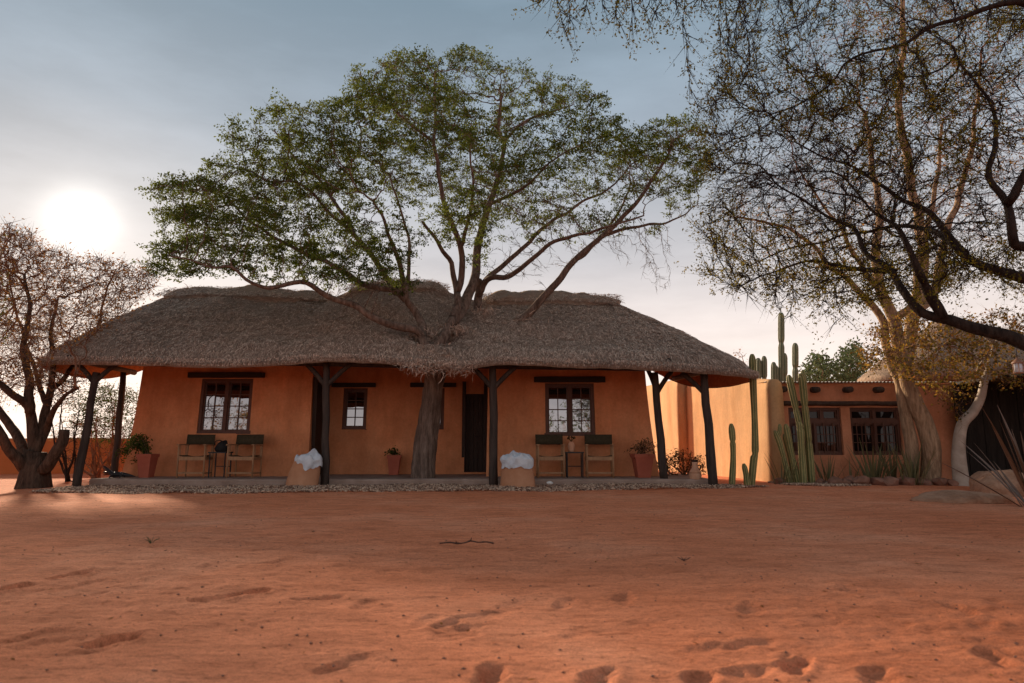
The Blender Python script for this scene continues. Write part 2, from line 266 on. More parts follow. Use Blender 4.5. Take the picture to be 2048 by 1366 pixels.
class MB:
    def __init__(s): s.v = []; s.f = []; s.n = 0
    def add(s, V, F):
        V = np.asarray(V, float); s.v.append(V); s.f += [tuple(int(i) + s.n for i in f) for f in F]; s.n += len(V); return s
    def box(s, c, d, rot=None, taper=1.0):
        x, y, z = np.array(d) / 2.0
        V = np.array([(-x, -y, -z), (x, -y, -z), (x, y, -z), (-x, y, -z), (-x * taper, -y * taper, z), (x * taper, -y * taper, z), (x * taper, y * taper, z), (-x * taper, y * taper, z)])
        if rot is not None: V = V @ np.array(rot.to_3x3()).T
        return s.add(V + np.array(c), [(0, 3, 2, 1), (4, 5, 6, 7), (0, 1, 5, 4), (1, 2, 6, 5), (2, 3, 7, 6), (3, 0, 4, 7)])
    def beam(s, a, b, w, h):
        a = np.array(a, float); b = np.array(b, float); d = b - a; Ln = np.linalg.norm(d); d /= Ln
        ref = np.array((0, 0, 1.0)) if abs(d[2]) < 0.95 else np.array((0, 1.0, 0))
        u = np.cross(d, ref); u /= np.linalg.norm(u); k = np.cross(u, d)
        V = [p + u * sx * w / 2 + k * sy * h / 2 for p in (a, b) for sx, sy in ((-1, -1), (1, -1), (1, 1), (-1, 1))]
        return s.add(V, [(0, 1, 2, 3), (7, 6, 5, 4), (0, 4, 5, 1), (1, 5, 6, 2), (2, 6, 7, 3), (3, 7, 4, 0)])
    def tube(s, P, r, n=8, cap=True, ribs=0, ribd=0.0, twist=0.0, fn=None):
        P = np.asarray(P, float); m = len(P); r = np.broadcast_to(np.asarray(r, float), (m,))
        T = np.gradient(P, axis=0); T /= np.linalg.norm(T, axis=1)[:, None] + 1e-9
        t0 = T.mean(0); ref = np.eye(3)[np.argmin(np.abs(t0))]
        U = np.cross(T, ref); U /= np.linalg.norm(U, axis=1)[:, None] + 1e-9; W = np.cross(T, U)
        a = np.linspace(0, 2 * math.pi, n, endpoint=False)
        rr = np.ones((m, n))
        if ribs: rr = rr * (1 + ribd * np.cos(ribs * (a[None, :] + twist * np.arange(m)[:, None])))
        if fn is not None: rr = rr * fn(np.arange(m)[:, None], a[None, :])
        V = P[:, None] + (r[:, None] * rr)[..., None] * (np.cos(a)[None, :, None] * U[:, None] + np.sin(a)[None, :, None] * W[:, None])
        F = [(i * n + j, i * n + (j + 1) % n, (i + 1) * n + (j + 1) % n, (i + 1) * n + j) for i in range(m - 1) for j in range(n)]
        if cap: F += [tuple(range(n - 1, -1, -1)), tuple((m - 1) * n + j for j in range(n))]
        return s.add(V.reshape(-1, 3), F)
    def lathe(s, prof, n=20, c=(0, 0, 0), square=0.0):
        a = np.linspace(0, 2 * math.pi, n, endpoint=False); c = np.array(c, float)
        V = []
        for r, z in prof:
            k = 1.0
            if square: k = 1.0 / np.maximum(np.abs(np.cos(a + math.pi / 4 * 0)), np.abs(np.sin(a))) * square + (1 - square)
            V.append(np.c_[r * k * np.cos(a), r * k * np.sin(a), np.full(n, z)])
        V = np.concatenate(V) + c; m = len(prof)
        F = [(i * n + j, i * n + (j + 1) % n, (i + 1) * n + (j + 1) % n, (i + 1) * n + j) for i in range(m - 1) for j in range(n)]
        F += [tuple(range(n - 1, -1, -1)), tuple((m - 1) * n + j for j in range(n))]
        return s.add(V, F)
    def blob(s, c, d, sub=2, amp=0.2, fr=1.5, seed=0, rot=None, flat=False):
        V, F = ico(sub); V = V.copy(); V = V * (1 + amp * vnoise(V + 17.3 * (seed + 1), fr, seed))[:, None]
        V = V * np.array(d)
        if rot is not None: V = V @ np.array(rot.to_3x3()).T
        return s.add(V + np.array(c), F)
    def build(s, name, mat, parent=None, smooth=False):
        me = bpy.data.meshes.new(name); V = np.concatenate(s.v); me.from_pydata(V.tolist(), [], s.f)
        me.materials.append(mat)
        if smooth: me.polygons.foreach_set('use_smooth', np.ones(len(me.polygons), bool))
        me.update(); return link(bpy.data.objects.new(name, me), parent)

def resample(P, step):
    P = np.asarray(P, float)
    if len(P) > 2:          # Catmull-Rom through the points
        Q = np.vstack([2 * P[0] - P[1], P, 2 * P[-1] - P[-2]]); out = []
        for i in range(1, len(Q) - 2):
            for t in np.linspace(0, 1, 10, endpoint=False):
                out.append(0.5 * ((2 * Q[i]) + (-Q[i - 1] + Q[i + 1]) * t + (2 * Q[i - 1] - 5 * Q[i] + 4 * Q[i + 1] - Q[i + 2]) * t * t + (-Q[i - 1] + 3 * Q[i] - 3 * Q[i + 1] + Q[i + 2]) * t ** 3))
        out.append(P[-1]); P = np.array(out)
    d = np.r_[0, np.cumsum(np.linalg.norm(np.diff(P, axis=0), axis=1))]
    n = max(2, int(round(d[-1] / step)) + 1); s = np.linspace(0, d[-1], n)
    return np.stack([np.interp(s, d, P[:, k]) for k in range(P.shape[1])], 1)

# ------------------------------------------------------------------ trees
def in_poly(p, poly):
    x, y = p; c = False; n = len(poly); j = n - 1
    for i in range(n):
        xi, yi = poly[i]; xj, yj = poly[j]
        if (yi > y) != (yj > y) and x < (xj - xi) * (y - yi) / (yj - yi) + xi: c = not c
        j = i
    return c
def crown_points(poly, n, Y0, half, r, top_bias=0.0, tier=None):
    """points through a crown whose outline is poly (pixels of the photo) and whose depth swells round Y0"""
    poly = [tuple(p) for p in poly]; A = np.array(poly, float); lo = A.min(0); hi = A.max(0); cx, cy = (lo + hi) / 2
    out = []
    while len(out) < n:
        p = (r.uniform(lo[0], hi[0]), r.uniform(lo[1], hi[1]))
        if not in_poly(p, poly): continue
        if top_bias and r.random() < top_bias * (p[1] - lo[1]) / (hi[1] - lo[1]): continue
        e = min(1.0, ((p[0] - cx) / (hi[0] - lo[0]) * 1.9) ** 2 + ((p[1] - cy) / (hi[1] - lo[1]) * 1.6) ** 2)
        h = half * (0.35 + 0.65 * math.sqrt(max(0, 1 - e)))
        q = at(p[0], p[1], Y0 + r.uniform(-h, h))
        if tier and vnoise(q[None] * np.array((1, 1, tier[2])), tier[0], 77)[0] < tier[1]: continue
        out.append(q)
    return np.array(out)
def grow(limbs, attract, step, kill, infl, seed, maxit=140, jit=0.35, trop=(0, 0, 0.0), tip=0.006, expo=2.25, tap=1.15):
    """limbs: list of (points, r0, r1); the first starts at the base, the others join the nearest node"""
    r = np.random.default_rng(seed); pos = []; par = []; minr = []
    for li, (pts, r0, r1) in enumerate(limbs):
        q = resample(pts, step); w = np.zeros_like(q)
        k = np.arange(len(q)); w = np.stack([vnoise(np.c_[k * 0.35, np.full(len(q), li * 7.7 + j * 31)], 1.0, seed + j) for j in range(3)], 1) * step * 0.3
        w[0] = 0; q = q + w
        if pos:
            d = np.linalg.norm(np.array(pos) - q[0], axis=1); p = int(np.argmin(d))
        else: p = -1
        for i, x in enumerate(q):
            pos.append(x); par.append(p); p = len(pos) - 1; minr.append(r1 + (r0 - r1) * (1 - i / max(1, len(q) - 1)) ** tap)
    pos = [np.asarray(p) for p in pos]; P = np.array(pos); nch = np.zeros(len(P), int)
    for p in par:
        if p >= 0: nch[p] += 1
    A = attract.copy(); D = np.full(len(A), 1e9); I = np.zeros(len(A), int)
    def upd(start):
        nonlocal A, D, I
        Pn = P[start:]
        for c in range(0, len(Pn), 400):
            d = np.linalg.norm(A[:, None] - Pn[None, c:c + 400], axis=2); j = d.argmin(1); dm = d[np.arange(len(A)), j]
            b = dm < D; D[b] = dm[b]; I[b] = j[b] + start + c
        keep = D > kill; A = A[keep]; D = D[keep]; I = I[keep]
    upd(0)
    for it in range(maxit):
        if not len(A): break
        ok = (D < infl) & (nch[I] < 3)
        if not ok.any(): break
        idx, inv = np.unique(I[ok], return_inverse=True)
        v = A[ok] - P[I[ok]]; v /= np.linalg.norm(v, axis=1)[:, None] + 1e-9
        S = np.zeros((len(idx), 3)); np.add.at(S, inv, v)
        S /= np.linalg.norm(S, axis=1)[:, None] + 1e-9; S += r.normal(0, jit, S.shape) + np.array(trop); S /= np.linalg.norm(S, axis=1)[:, None] + 1e-9
        new = P[idx] + S * step; start = len(P); P = np.vstack([P, new]); par += idx.tolist(); minr += [0.0] * len(idx)
        nch[idx] += 1; nch = np.r_[nch, np.zeros(len(idx), int)]
        upd(start)
    par = np.array(par); n = len(P); rad = np.zeros(n); acc = np.zeros(n)
    minr = np.array(minr)
    # children always have larger indices than their parents
    for i in range(n - 1, -1, -1):
        ri = max(tip, acc[i] ** (1 / expo)); rad[i] = ri
        if par[i] >= 0: acc[par[i]] += (ri ** expo)
    for i in range(n):
        if minr[i] > 0: rad[i] = minr[i]
        elif par[i] >= 0: rad[i] = min(rad[i], rad[par[i]] * 0.93)
    return P, par, rad
def wood(P, par, rad, rlo, rhi):
    """tubes for the branches whose radius lies in [rlo, rhi); returns an MB"""
    n = len(P); kids = [[] for _ in range(n)]
    for i, p in enumerate(par):
        if p >= 0: kids[p].append(i)
    chains = []; stack = [(0, [])]
    roots = [i for i in range(n) if par[i] < 0]; stack = [(i, []) for i in roots]
    while stack:
        i, c = stack.pop(); c = list(c)
        while True:
            c.append(i); ks = kids[i]
            if not ks: break
            ks = sorted(ks, key=lambda k: -rad[k])
            for k in ks[1:]: stack.append((k, [i]))
            i = ks[0]
        if len(c) > 1: chains.append(c)
    m = MB()
    for c in chains:
        c = np.array(c); rr = rad[c].copy()
        if len(c) > 1: rr[0] = min(rr[0], rr[1] * 1.15)
        sel = (rr >= rlo) & (rr < rhi)
        if not sel.any(): continue
        k = np.where(sel)[0]; a, b = k[0], k[-1]
        a = max(0, a - 1); q = P[c[a:b + 1]]; r2 = rr[a:b + 1]
        if len(q) < 2: continue
        mx = r2.max(); ns = 12 if mx > 0.1 else 7 if mx > 0.04 else 5 if mx > 0.015 else 3
        m.tube(q, r2, ns, cap=False)
    return m
def leaves(P, rad, thr, per, spread, size, r, droop=0.0, aspect=0.5, zmin=-99, keep=None, clump=None):
    c = np.where((rad < thr) & (P[:, 2] > zmin))[0]
    if keep is not None: c = c[keep[c]]
    if clump is not None:       # leave some twigs bare so that the crown breaks into clumps
        w = vnoise(P[c], clump[0], 5); c = c[w > clump[1]]
    c = np.repeat(c, per); n = len(c)
    ctr = P[c] + r.normal(0, spread, (n, 3)); ctr[:, 2] -= droop * np.abs(r.normal(0, 1, n)) * spread
    return leaf_quads(ctr, size, r, aspect)
def leaf_quads(ctr, size, r, aspect=0.5):
    n = len(ctr); a = r.normal(0, 1, (n, 3)); a /= np.linalg.norm(a, axis=1)[:, None]
    b = np.cross(a, r.normal(0, 1, (n, 3))); b /= np.linalg.norm(b, axis=1)[:, None] + 1e-9
    s = size * r.uniform(0.6, 1.35, (n, 1)); a = a * s; b = b * s * aspect
    V = np.stack([ctr - a, ctr + b - a * 0.1, ctr + a, ctr - b - a * 0.1], 1).reshape(-1, 3)
    return V, np.arange(n * 4).reshape(n, 4)
def spurs(P, par, rad, thr, per, lo, hi, r, spread=0.9, w=0.004, up=0.0, flat=0.8):
    """short straight side twigs on the thin wood; returns verts, tris and points along them"""
    c = np.where((rad < thr) & (par >= 0))[0]; c = np.repeat(c, per); c = c[r.random(len(c)) < 0.8]; n = len(c)
    d = P[c] - P[par[c]]; d /= np.linalg.norm(d, axis=1)[:, None] + 1e-9
    d = d + r.normal(0, spread, (n, 3)) * np.array((1, 1, flat)); d[:, 2] += up; d /= np.linalg.norm(d, axis=1)[:, None] + 1e-9
    ln = r.uniform(lo, hi, (n, 1)); b = P[c] + (P[par[c]] - P[c]) * r.random((n, 1)); tip = b + d * ln
    u = np.cross(d, r.normal(0, 1, (n, 3))); u /= np.linalg.norm(u, axis=1)[:, None] + 1e-9; k = np.cross(d, u)
    V = np.stack([b + u * w, b - u * w * 0.5 + k * w * 0.87, b - u * w * 0.5 - k * w * 0.87, tip], 1).reshape(-1, 3)
    i = (np.arange(n) * 4)[:, None]; F = np.concatenate([np.c_[i, i + 1, i + 3], np.c_[i + 1, i + 2, i + 3], np.c_[i + 2, i, i + 3]])
    return V, F, b, tip
def px(*pts):
    return [at(*p) for p in pts]

# ------------------------------------------------------------------ ground
def lines(segs):
    out = [segs[0][0]]
    for a, b, st in segs:
        n = max(1, int(round((b - a) / st))); out += list(np.linspace(a, b, n + 1)[1:])
    return np.array(out)
gx = lines([(-420, -60, 60), (-60, -14, 4), (-14, -6, 0.16), (-6, -3.4, 0.06), (-3.4, 3.4, 0.022), (3.4, 6, 0.06), (6, 14, 0.16), (14, 60, 4), (60, 420, 60)])
gy = lines([(-300, -20, 40), (-20, 1.4, 2), (1.4, 2.3, 0.15), (2.3, 4.6, 0.018), (4.6, 7.5, 0.035), (7.5, 17, 0.09), (17, 30, 0.8), (30, 60, 6), (60, 900, 70)])
GX, GY = np.meshgrid(gx, gy); gp = np.c_[GX.ravel(), GY.ravel()]
def ground_z(p):
    p = np.asarray(p, float)
    z = 0.022 * vnoise(p, 0.35, 1) + 0.012 * vnoise(p, 1.1, 2) + 0.007 * vnoise(p * np.array((1, 1.4)), 3.1, 3)
    sc_ = np.clip(vnoise(p, 0.5, 9) * 1.5 + 0.4, 0, 1)          # scuffed sand comes in patches
    z = z + sc_ * (0.010 * np.abs(vnoise(p * np.array((0.8, 1.5)), 5.5, 4)) + 0.006 * vnoise(p, 12, 6) + 0.004 * vnoise(p, 27, 8))
    fade = np.clip((20 - np.abs(p[:, 1])) / 6, 0, 1) * np.clip((16 - np.abs(p[:, 0])) / 4, 0, 1)
    return z * fade
gz = ground_z(gp)
prints = [(225, 1283, 0.9, 1), (150, 1152, 1.2, 1), (30, 1178, 1.4, 1), (500, 1187, 0.8, 1), (640, 1196, 0.4, .6), (985, 1345, 1.5, 1), (1200, 1352, 1.2, 1), (1590, 1318, 1.2, 1), (1500, 1335, 0.5, .6), (1830, 1128, 1.5, .9), (2000, 1076, 1.5, .8),
          (420, 1200, 0.6, .5), (800, 1105, 0.5, .5), (1250, 1195, 1.4, .6), (1130, 1200, 1.3, .5), (1920, 1215, 1.5, .7), (1990, 1310, 1.2, .8), (1400, 1060, 1.3, .5), (320, 1095, 1.4, .4), (900, 1240, 1.0, .5), (700, 1320, .8, .5), (1700, 1180, 1.4, .5), (860, 1030, 1.5, .5), (1320, 1030, 1.5, .5), (560, 1125, 1.4, .5), (95, 1270, 1.0, .5), (1400, 1355, 1.3, .7), (1760, 1340, 1.0, .6)]
for k in range(60):
    prints.append((random.uniform(20, 2030), random.uniform(1010, 1300), random.uniform(0.3, 1.6), random.uniform(0.08, 0.35)))
for (u, v, a, s_) in prints:
    x0, y0 = on_ground(u, v); dx = gp[:, 0] - x0; dy = gp[:, 1] - y0; near = np.where((np.abs(dx) < 0.5) & (np.abs(dy) < 0.5))[0]
    if not len(near): continue
    ex = (dx[near] * math.cos(a) + dy[near] * math.sin(a)); ey = (-dx[near] * math.sin(a) + dy[near] * math.cos(a))
    q = (ex / 0.13) ** 2 + (ey / 0.055) ** 2 + 0.9 * vnoise(np.c_[ex + u, ey + v], 13, 21) + 0.5 * vnoise(np.c_[ex + u, ey], 30, 22)
    gz[near] += s_ * (-0.036 * np.exp(-np.maximum(q, 0) ** 3) + 0.008 * np.exp(-((np.sqrt(np.maximum(q, 0)) - 1.45) / 0.28) ** 2))
nx, ny = len(gx), len(gy); ii = np.arange(nx * ny).reshape(ny, nx)
gf = np.stack([ii[:-1, :-1], ii[:-1, 1:], ii[1:, 1:], ii[1:, :-1]], -1).reshape(-1, 4)
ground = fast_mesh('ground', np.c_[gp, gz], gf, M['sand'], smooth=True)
tag(ground, 'red sandy yard with footprints and scuffs', kind='structure')

# gravel bed along the veranda
def gravel(name, poly, n, size, label, hump=0.03):
    A = np.array(poly); lo = A.min(0); hi = A.max(0); P_ = []
    while len(P_) < n:
        p = (rng.uniform(lo[0], hi[0]), rng.uniform(lo[1], hi[1]))
        if in_poly(p, poly): P_.append(p)
    P_ = np.array(P_); ctr = np.c_[P_, ground_z(P_) + hump * np.clip(0.6 + vnoise(P_, 1.3, 12), 0, 1.4) + rng.uniform(-0.01, 0.02, n)]
    base = np.array([(1, 0, 0), (-1, 0, 0), (0, 1, 0), (0, -1, 0), (0, 0, 1), (0, 0, -1)], float)
    F0 = np.array([(0, 2, 4), (2, 1, 4), (1, 3, 4), (3, 0, 4), (2, 0, 5), (1, 2, 5), (3, 1, 5), (0, 3, 5)])
    s_ = size * rng.uniform(0.5, 1.3, (n, 1, 1)); jit = 1 + rng.normal(0, 0.18, (n, 6, 3))
    a = rng.uniform(0, 6.28, n); c, s = np.cos(a), np.sin(a)
    V = base[None] * jit * np.array((1, 0.8, 0.6)) * s_
    V = np.stack([V[..., 0] * c[:, None] - V[..., 1] * s[:, None], V[..., 0] * s[:, None] + V[..., 1] * c[:, None], V[..., 2]], -1) + ctr[:, None]
    F = (F0[None] + (np.arange(n) * 6)[:, None, None]).reshape(-1, 3)
    o = fast_mesh(name, V.reshape(-1, 3), F, M['pebble']); tag(o, label, 'gravel', kind='stuff'); return o
gpoly = [(-9.6, 15.0), (-9.0, 13.0), (-6.5, 12.95), (-3.0, 13.2), (0.0, 13.7), (2.5, 14.2), (5.2, 14.75), (5.6, 15.1), (4.6, 15.6), (-9.3, 15.62)]
gravel('gravel', gpoly, 21000, 0.026, 'strip of brown and grey gravel in front of the veranda floor')
gravel('gravel', [(6.2, 16.9), (6.2, 15.6), (7.0, 15.2), (8.0, 15.5), (8.1, 16.3), (7.4, 17.1)], 6000, 0.026, 'patch of reddish gravel at the foot of the clustered cactus', 0.012)

# ------------------------------------------------------------------ veranda floor
mb = MB()
xs = np.linspace(-9.42, 4.45, 60); prof = [(15.50, -0.1), (15.49, 0.11), (15.505, 0.138), (15.53, 0.15), (17.0, 0.15), (18.4, 0.15)]
V = []; F = []
for i, x in enumerate(xs):
    w = 0.012 * vnoise(np.array([[x, 0.0]]), 1.1, 3)[0]
    for j, (y, z) in enumerate(prof): V.append((x, y + (w if j < 4 else 0), z + (w * 0.3 if 0 < j < 4 else 0)))
m_ = len(prof)
F = [(i * m_ + j, (i + 1) * m_ + j, (i + 1) * m_ + j + 1, i * m_ + j + 1) for i in range(len(xs) - 1) for j in range(m_ - 1)]
F += [tuple(j for j in range(m_))[::-1] + (), tuple((len(xs) - 1) * m_ + j for j in range(m_))]
mb.add(V, F); vf = mb.build('veranda_floor', M['concrete']); tag(vf, 'raised grey cement veranda floor along the house front', kind='structure')

# ------------------------------------------------------------------ the house
house = empty('thatched_house', (-3.0, 17.0, 0.0))
HM = Matrix.Translation((3.0, -17.0, 0.0))
def hp(o):                      # parts are modelled in world space and parented to the house
    o.parent = house; o.matrix_parent_inverse = HM; return o
tag(house, 'low terracotta house with a shaggy thatched roof and pole veranda', 'house')

def wall_mesh(x0, x1, z0, z1, Yf, holes, st=0.22, depth=0.16, xflare=(0, 0), seed=0):
    """front wall with real openings; Yf(x,z) is the plaster surface; reveals go back by depth"""
    X = set(np.round(np.linspace(x0, x1, int((x1 - x0) / st) + 2), 4)); Z = set(np.round(np.linspace(z0, z1, int((z1 - z0) / st) + 2), 4))
    for (a, b, c, d) in holes:
        X = {x for x in X if min(abs(x - a), abs(x - b)) > 0.05} | {a, b}; Z = {z for z in Z if min(abs(z - c), abs(z - d)) > 0.05} | {c, d}
    X = sorted(X); Z = sorted(Z); m = MB(); nx_ = len(X)
    def pt(x, z, dy=0.0):
        k = max(0.0, 1 - (z - z0) / (z1 - z0)) ** 2; e = (x - x0) / (x1 - x0)
        xx = x - xflare[0] * k * (1 - e) ** 6 + xflare[1] * k * e ** 6
        return (xx, Yf(x, z) + dy, z)
    V = [pt(x, z) for z in Z for x in X]
    P_ = np.array(V); P_[:, 1] += 0.012 * vnoise(P_[:, [0, 2]], 1.1, seed) + 0.005 * vnoise(P_[:, [0, 2]], 3.2, seed + 1)
    V = P_
    F = []
    for j in range(len(Z) - 1):
        for i in range(nx_ - 1):
            xc, zc = (X[i] + X[i + 1]) / 2, (Z[j] + Z[j + 1]) / 2
            if any(a < xc < b and c < zc < d for a, b, c, d in holes): continue
            F.append((j * nx_ + i, j * nx_ + i + 1, (j + 1) * nx_ + i + 1, (j + 1) * nx_ + i))
    m.add(V, F)
    for (a, b, c, d) in holes:
        q = [V[Z.index(zz) * nx_ + X.index(xx)] for xx, zz in ((a, c), (b, c), (b, d), (a, d))]
        # reveal strips follow the wall grid so that no gap opens
        def strip(pts):
            k = len(pts); VV = list(pts) + [(p[0], p[1] + depth, p[2]) for p in pts]
            m.add(VV, [(i, i + 1, k + i + 1, k + i) for i in range(k - 1)])
        xi = [i for i, x in enumerate(X) if a - 1e-6 <= x <= b + 1e-6]; zi = [j for j, z in enumerate(Z) if c - 1e-6 <= z <= d + 1e-6]
        strip([V[zi[0] * nx_ + i] for i in xi]); strip([V[zi[-1] * nx_ + i] for i in xi][::-1])
        strip([V[j * nx_ + xi[-1]] for j in zi]); strip([V[j * nx_ + xi[0]] for j in zi][::-1])
    return m, pt

def make_window(parent, x0, x1, z0, z1, Y, cas, cols, rows, parent_m, tilt=0.0, barw=0.022):
    """wooden window: mesh = frame and casement stiles; children = panes and glazing bars"""
    fw = 0.065; m = MB(); yc = Y
    m.box(((x0 + x1) / 2, yc, z0 + fw / 2 - 0.01), (x1 - x0 + 0.06, 0.13, fw + 0.02)); m.box(((x0 + x1) / 2, yc, z1 - fw / 2), (x1 - x0, 0.11, fw))
    for x in (x0 + fw / 2, x1 - fw / 2): m.box((x, yc + 0.003, (z0 + z1) / 2), (fw, 0.112, z1 - z0 - 2 * fw))
    iw = (x1 - x0 - 2 * fw) / cas; lights = []
    for k in range(1, cas): m.box((x0 + fw + k * iw, yc - 0.002, (z0 + z1) / 2), (0.075, 0.105, z1 - z0 - 2 * fw))
    w = m.build('window', M['frame'], None); w.parent = parent; w.matrix_parent_inverse = parent_m; gm = M['glass'] if tilt else M['darkglass']
    if tilt: w.matrix_basis = Matrix.Translation((0, Y, (z0 + z1) / 2)) @ Matrix.Rotation(-tilt, 4, 'X') @ Matrix.Translation((0, -Y, -(z0 + z1) / 2))
    inv = Matrix.Identity(4)
    for k in range(cas):
        a = x0 + fw + k * iw + (0.0375 if k else 0) ; b = x0 + fw + (k + 1) * iw - (0.0375 if k < cas - 1 else 0); c = z0 + fw; d = z1 - fw
        s = MB(); t = 0.035
        for x in (a + t / 2, b - t / 2): s.box((x, yc + 0.01, (c + d) / 2), (t, 0.05, d - c))
        for z in (c + t / 2, d - t / 2): s.box(((a + b) / 2, yc + 0.011, z), (b - a - 2 * t, 0.048, t))
        s.build('casement', M['frame'], w)
        a += t; b -= t; c += t; d -= t
        cw = (b - a) / cols; rh = (d - c) / rows
        for i in range(1, cols): MB().box((a + i * cw, yc + 0.012, (c + d) / 2), (barw, 0.034, d - c)).build('glazing_bar', M['frame'], w)
        for j in range(1, rows): MB().box(((a + b) / 2, yc + 0.013, c + j * rh), (b - a, 0.03, barw)).build('glazing_bar', M['frame'], w)
        for i in range(cols):
            for j in range(rows):
                tl = random.uniform(-0.004, 0.004); tx = random.uniform(-0.003, 0.003)
                p = MB(); hw, hh = cw / 2, rh / 2; cx_, cz_ = a + (i + .5) * cw, c + (j + .5) * rh
                p.box((cx_, yc + 0.022, cz_), (cw, 0.004, rh), Matrix.Rotation(tl, 3, 'X') @ Matrix.Rotation(tx, 3, 'Z')); p.build('pane', gm, w)
    return w

ROOFB = 3.75
TILT = 0.073
batter = lambda Y0: (lambda x, z: Y0 + TILT * (z - 1.8) - 0.05 * max(0, 1 - z / 1.2) ** 2)
# left wing
Lw = (-7.72, -6.40, 1.20, 2.57)
a1, a2 = at(397, 867, 17.0), at(505, 757, 17.0); Lw = (a1[0] - 0.02, a2[0] + 0.01, a1[2], a2[2])
m, pt = wall_mesh(-9.26, -5.0, 0.10, ROOFB, batter(17.0), [Lw], xflare=(0.22, 0.05), seed=2)
def close_side(m, x, flare, Y0=17.0, Y1=21.6, rev=False):
    zz = np.linspace(0.10, ROOFB, 9); V = []
    for z in zz:
        k = (1 - (z - 0.10) / (ROOFB - 0.10)) ** 2
        V += [(x + flare * k, batter(Y0)(0, z) if Y0 == 17.0 else Y0, z), (x + flare * k, Y1, z)]
    V += [(x, 18.7, 4.55), (x, 18.7, ROOFB)]; n = len(zz)
    F = [(2 * i, 2 * i + 1, 2 * i + 3, 2 * i + 2) for i in range(n - 1)] + [(2 * n - 2, 2 * n - 1, 2 * n)]
    m.add(V, F)
close_side(m, -9.26, -0.22); close_side(m, -5.0, 0.05, Y1=18.3)
m.add([(-9.26, 21.6, 0.1), (-5, 21.6, 0.1), (-5, 21.6, 3.4), (-9.26, 21.6, 3.4)], [(0, 1, 2, 3)])
hp(m.build('wall', M['wall'], smooth=False))
# right wing
a1, a2 = at(1091, 872, 17.0), at(1187, 766, 17.0); Rw = (a1[0], a2[0] + 0.01, a1[2], a2[2])
m, pt = wall_mesh(-0.60, 3.32, 0.10, ROOFB, batter(17.0), [Rw], xflare=(0.03, 0.26), seed=5)
close_side(m, -0.60, -0.03, Y1=18.3); close_side(m, 3.32, 0.26)
m.add([(3.32, 21.6, 0.1), (-0.6, 21.6, 0.1), (-0.6, 21.6, 3.4), (3.32, 21.6, 3.4)], [(0, 1, 2, 3)])
hp(m.build('wall', M['wall']))
# recessed middle
a1, a2 = at(684, 859, 18.2), at(735, 776, 18.2); C1 = (a1[0], a2[0], a1[2], a2[2])
a1, a2 = at(845, 859, 18.2), at(889, 776, 18.2); C2 = (a1[0], a2[0], a1[2], a2[2])
dr = (at(929, 900, 18.2)[0], -0.62, 0.15, 2.45)
m, pt = wall_mesh(-5.02, -0.58, 0.10, ROOFB + 0.3, batter(18.2), [C1, C2, (round(dr[0], 4), -0.66, 0.2, 2.25)], seed=8)
hp(m.build('wall', M['wall']))
hp(MB().box((-2.8, 21.55, 1.75), (4.36, 0.1, 3.3)).build('back_wall', M['wall']))
for (w_, Y_, cs, cl, rw) in ((Lw, 17.07, 2, 2, 4), (Rw, 17.07, 2, 2, 4), (C1, 18.27, 1, 2, 4), (C2, 18.27, 1, 2, 4)):
    make_window(house, w_[0], w_[1], w_[2], w_[3], Y_ + TILT * ((w_[2] + w_[3]) / 2 - 1.8), cs, cl, rw, HM, TILT)
def log_beam(name, p0, p1, r, mat, n=9, seg=8, square=False):
    P_ = np.linspace(p0, p1, seg); P_ = P_ + np.stack([vnoise(np.c_[np.arange(seg) * 0.6 + p0[0] * 3, np.full(seg, k * 9.0)], 1, 4) for k in range(3)], 1) * r * 0.12
    return MB().tube(P_, r * (1 + 0.08 * vnoise(np.c_[np.arange(seg) * 0.7, np.full(seg, p0[0])], 1, 2)), n).build(name, mat, None, smooth=not square)
for (pa, pb, Y_, hgt) in (((377, 750), (528, 750), 16.98, 0.14), ((1068, 759), (1210, 759), 16.98, 0.14), ((664, 770), (751, 770), 18.19, 0.11), ((821, 770), (912, 770), 18.19, 0.11)):
    p0, p1 = at(*pa, Y_), at(*pb, Y_); m = MB(); Y_ += TILT * (p0[2] - 1.8)
    xs_ = np.linspace(p0[0], p1[0], 9); V = []; F = []
    for i, x in enumerate(xs_):
        w1, w2 = vnoise(np.array([[x * 1.3, 1.0], [x * 1.3, 7.0]]), 1.5, 3) * 0.012
        V += [(x, Y_ - 0.10, p0[2] - hgt / 2 + w1), (x, Y_ - 0.10, p0[2] + hgt / 2 + w2), (x, Y_ + 0.1, p0[2] + hgt / 2 + w2), (x, Y_ + 0.1, p0[2] - hgt / 2 + w1)]
    for i in range(8): F += [(4 * i + j, 4 * i + (j + 1) % 4, 4 * i + 4 + (j + 1) % 4, 4 * i + 4 + j) for j in range(4)]
    F += [(3, 2, 1, 0), (32, 33, 34, 35)]
    m.add(V, F); hp(m.build('lintel', M['lintel']))
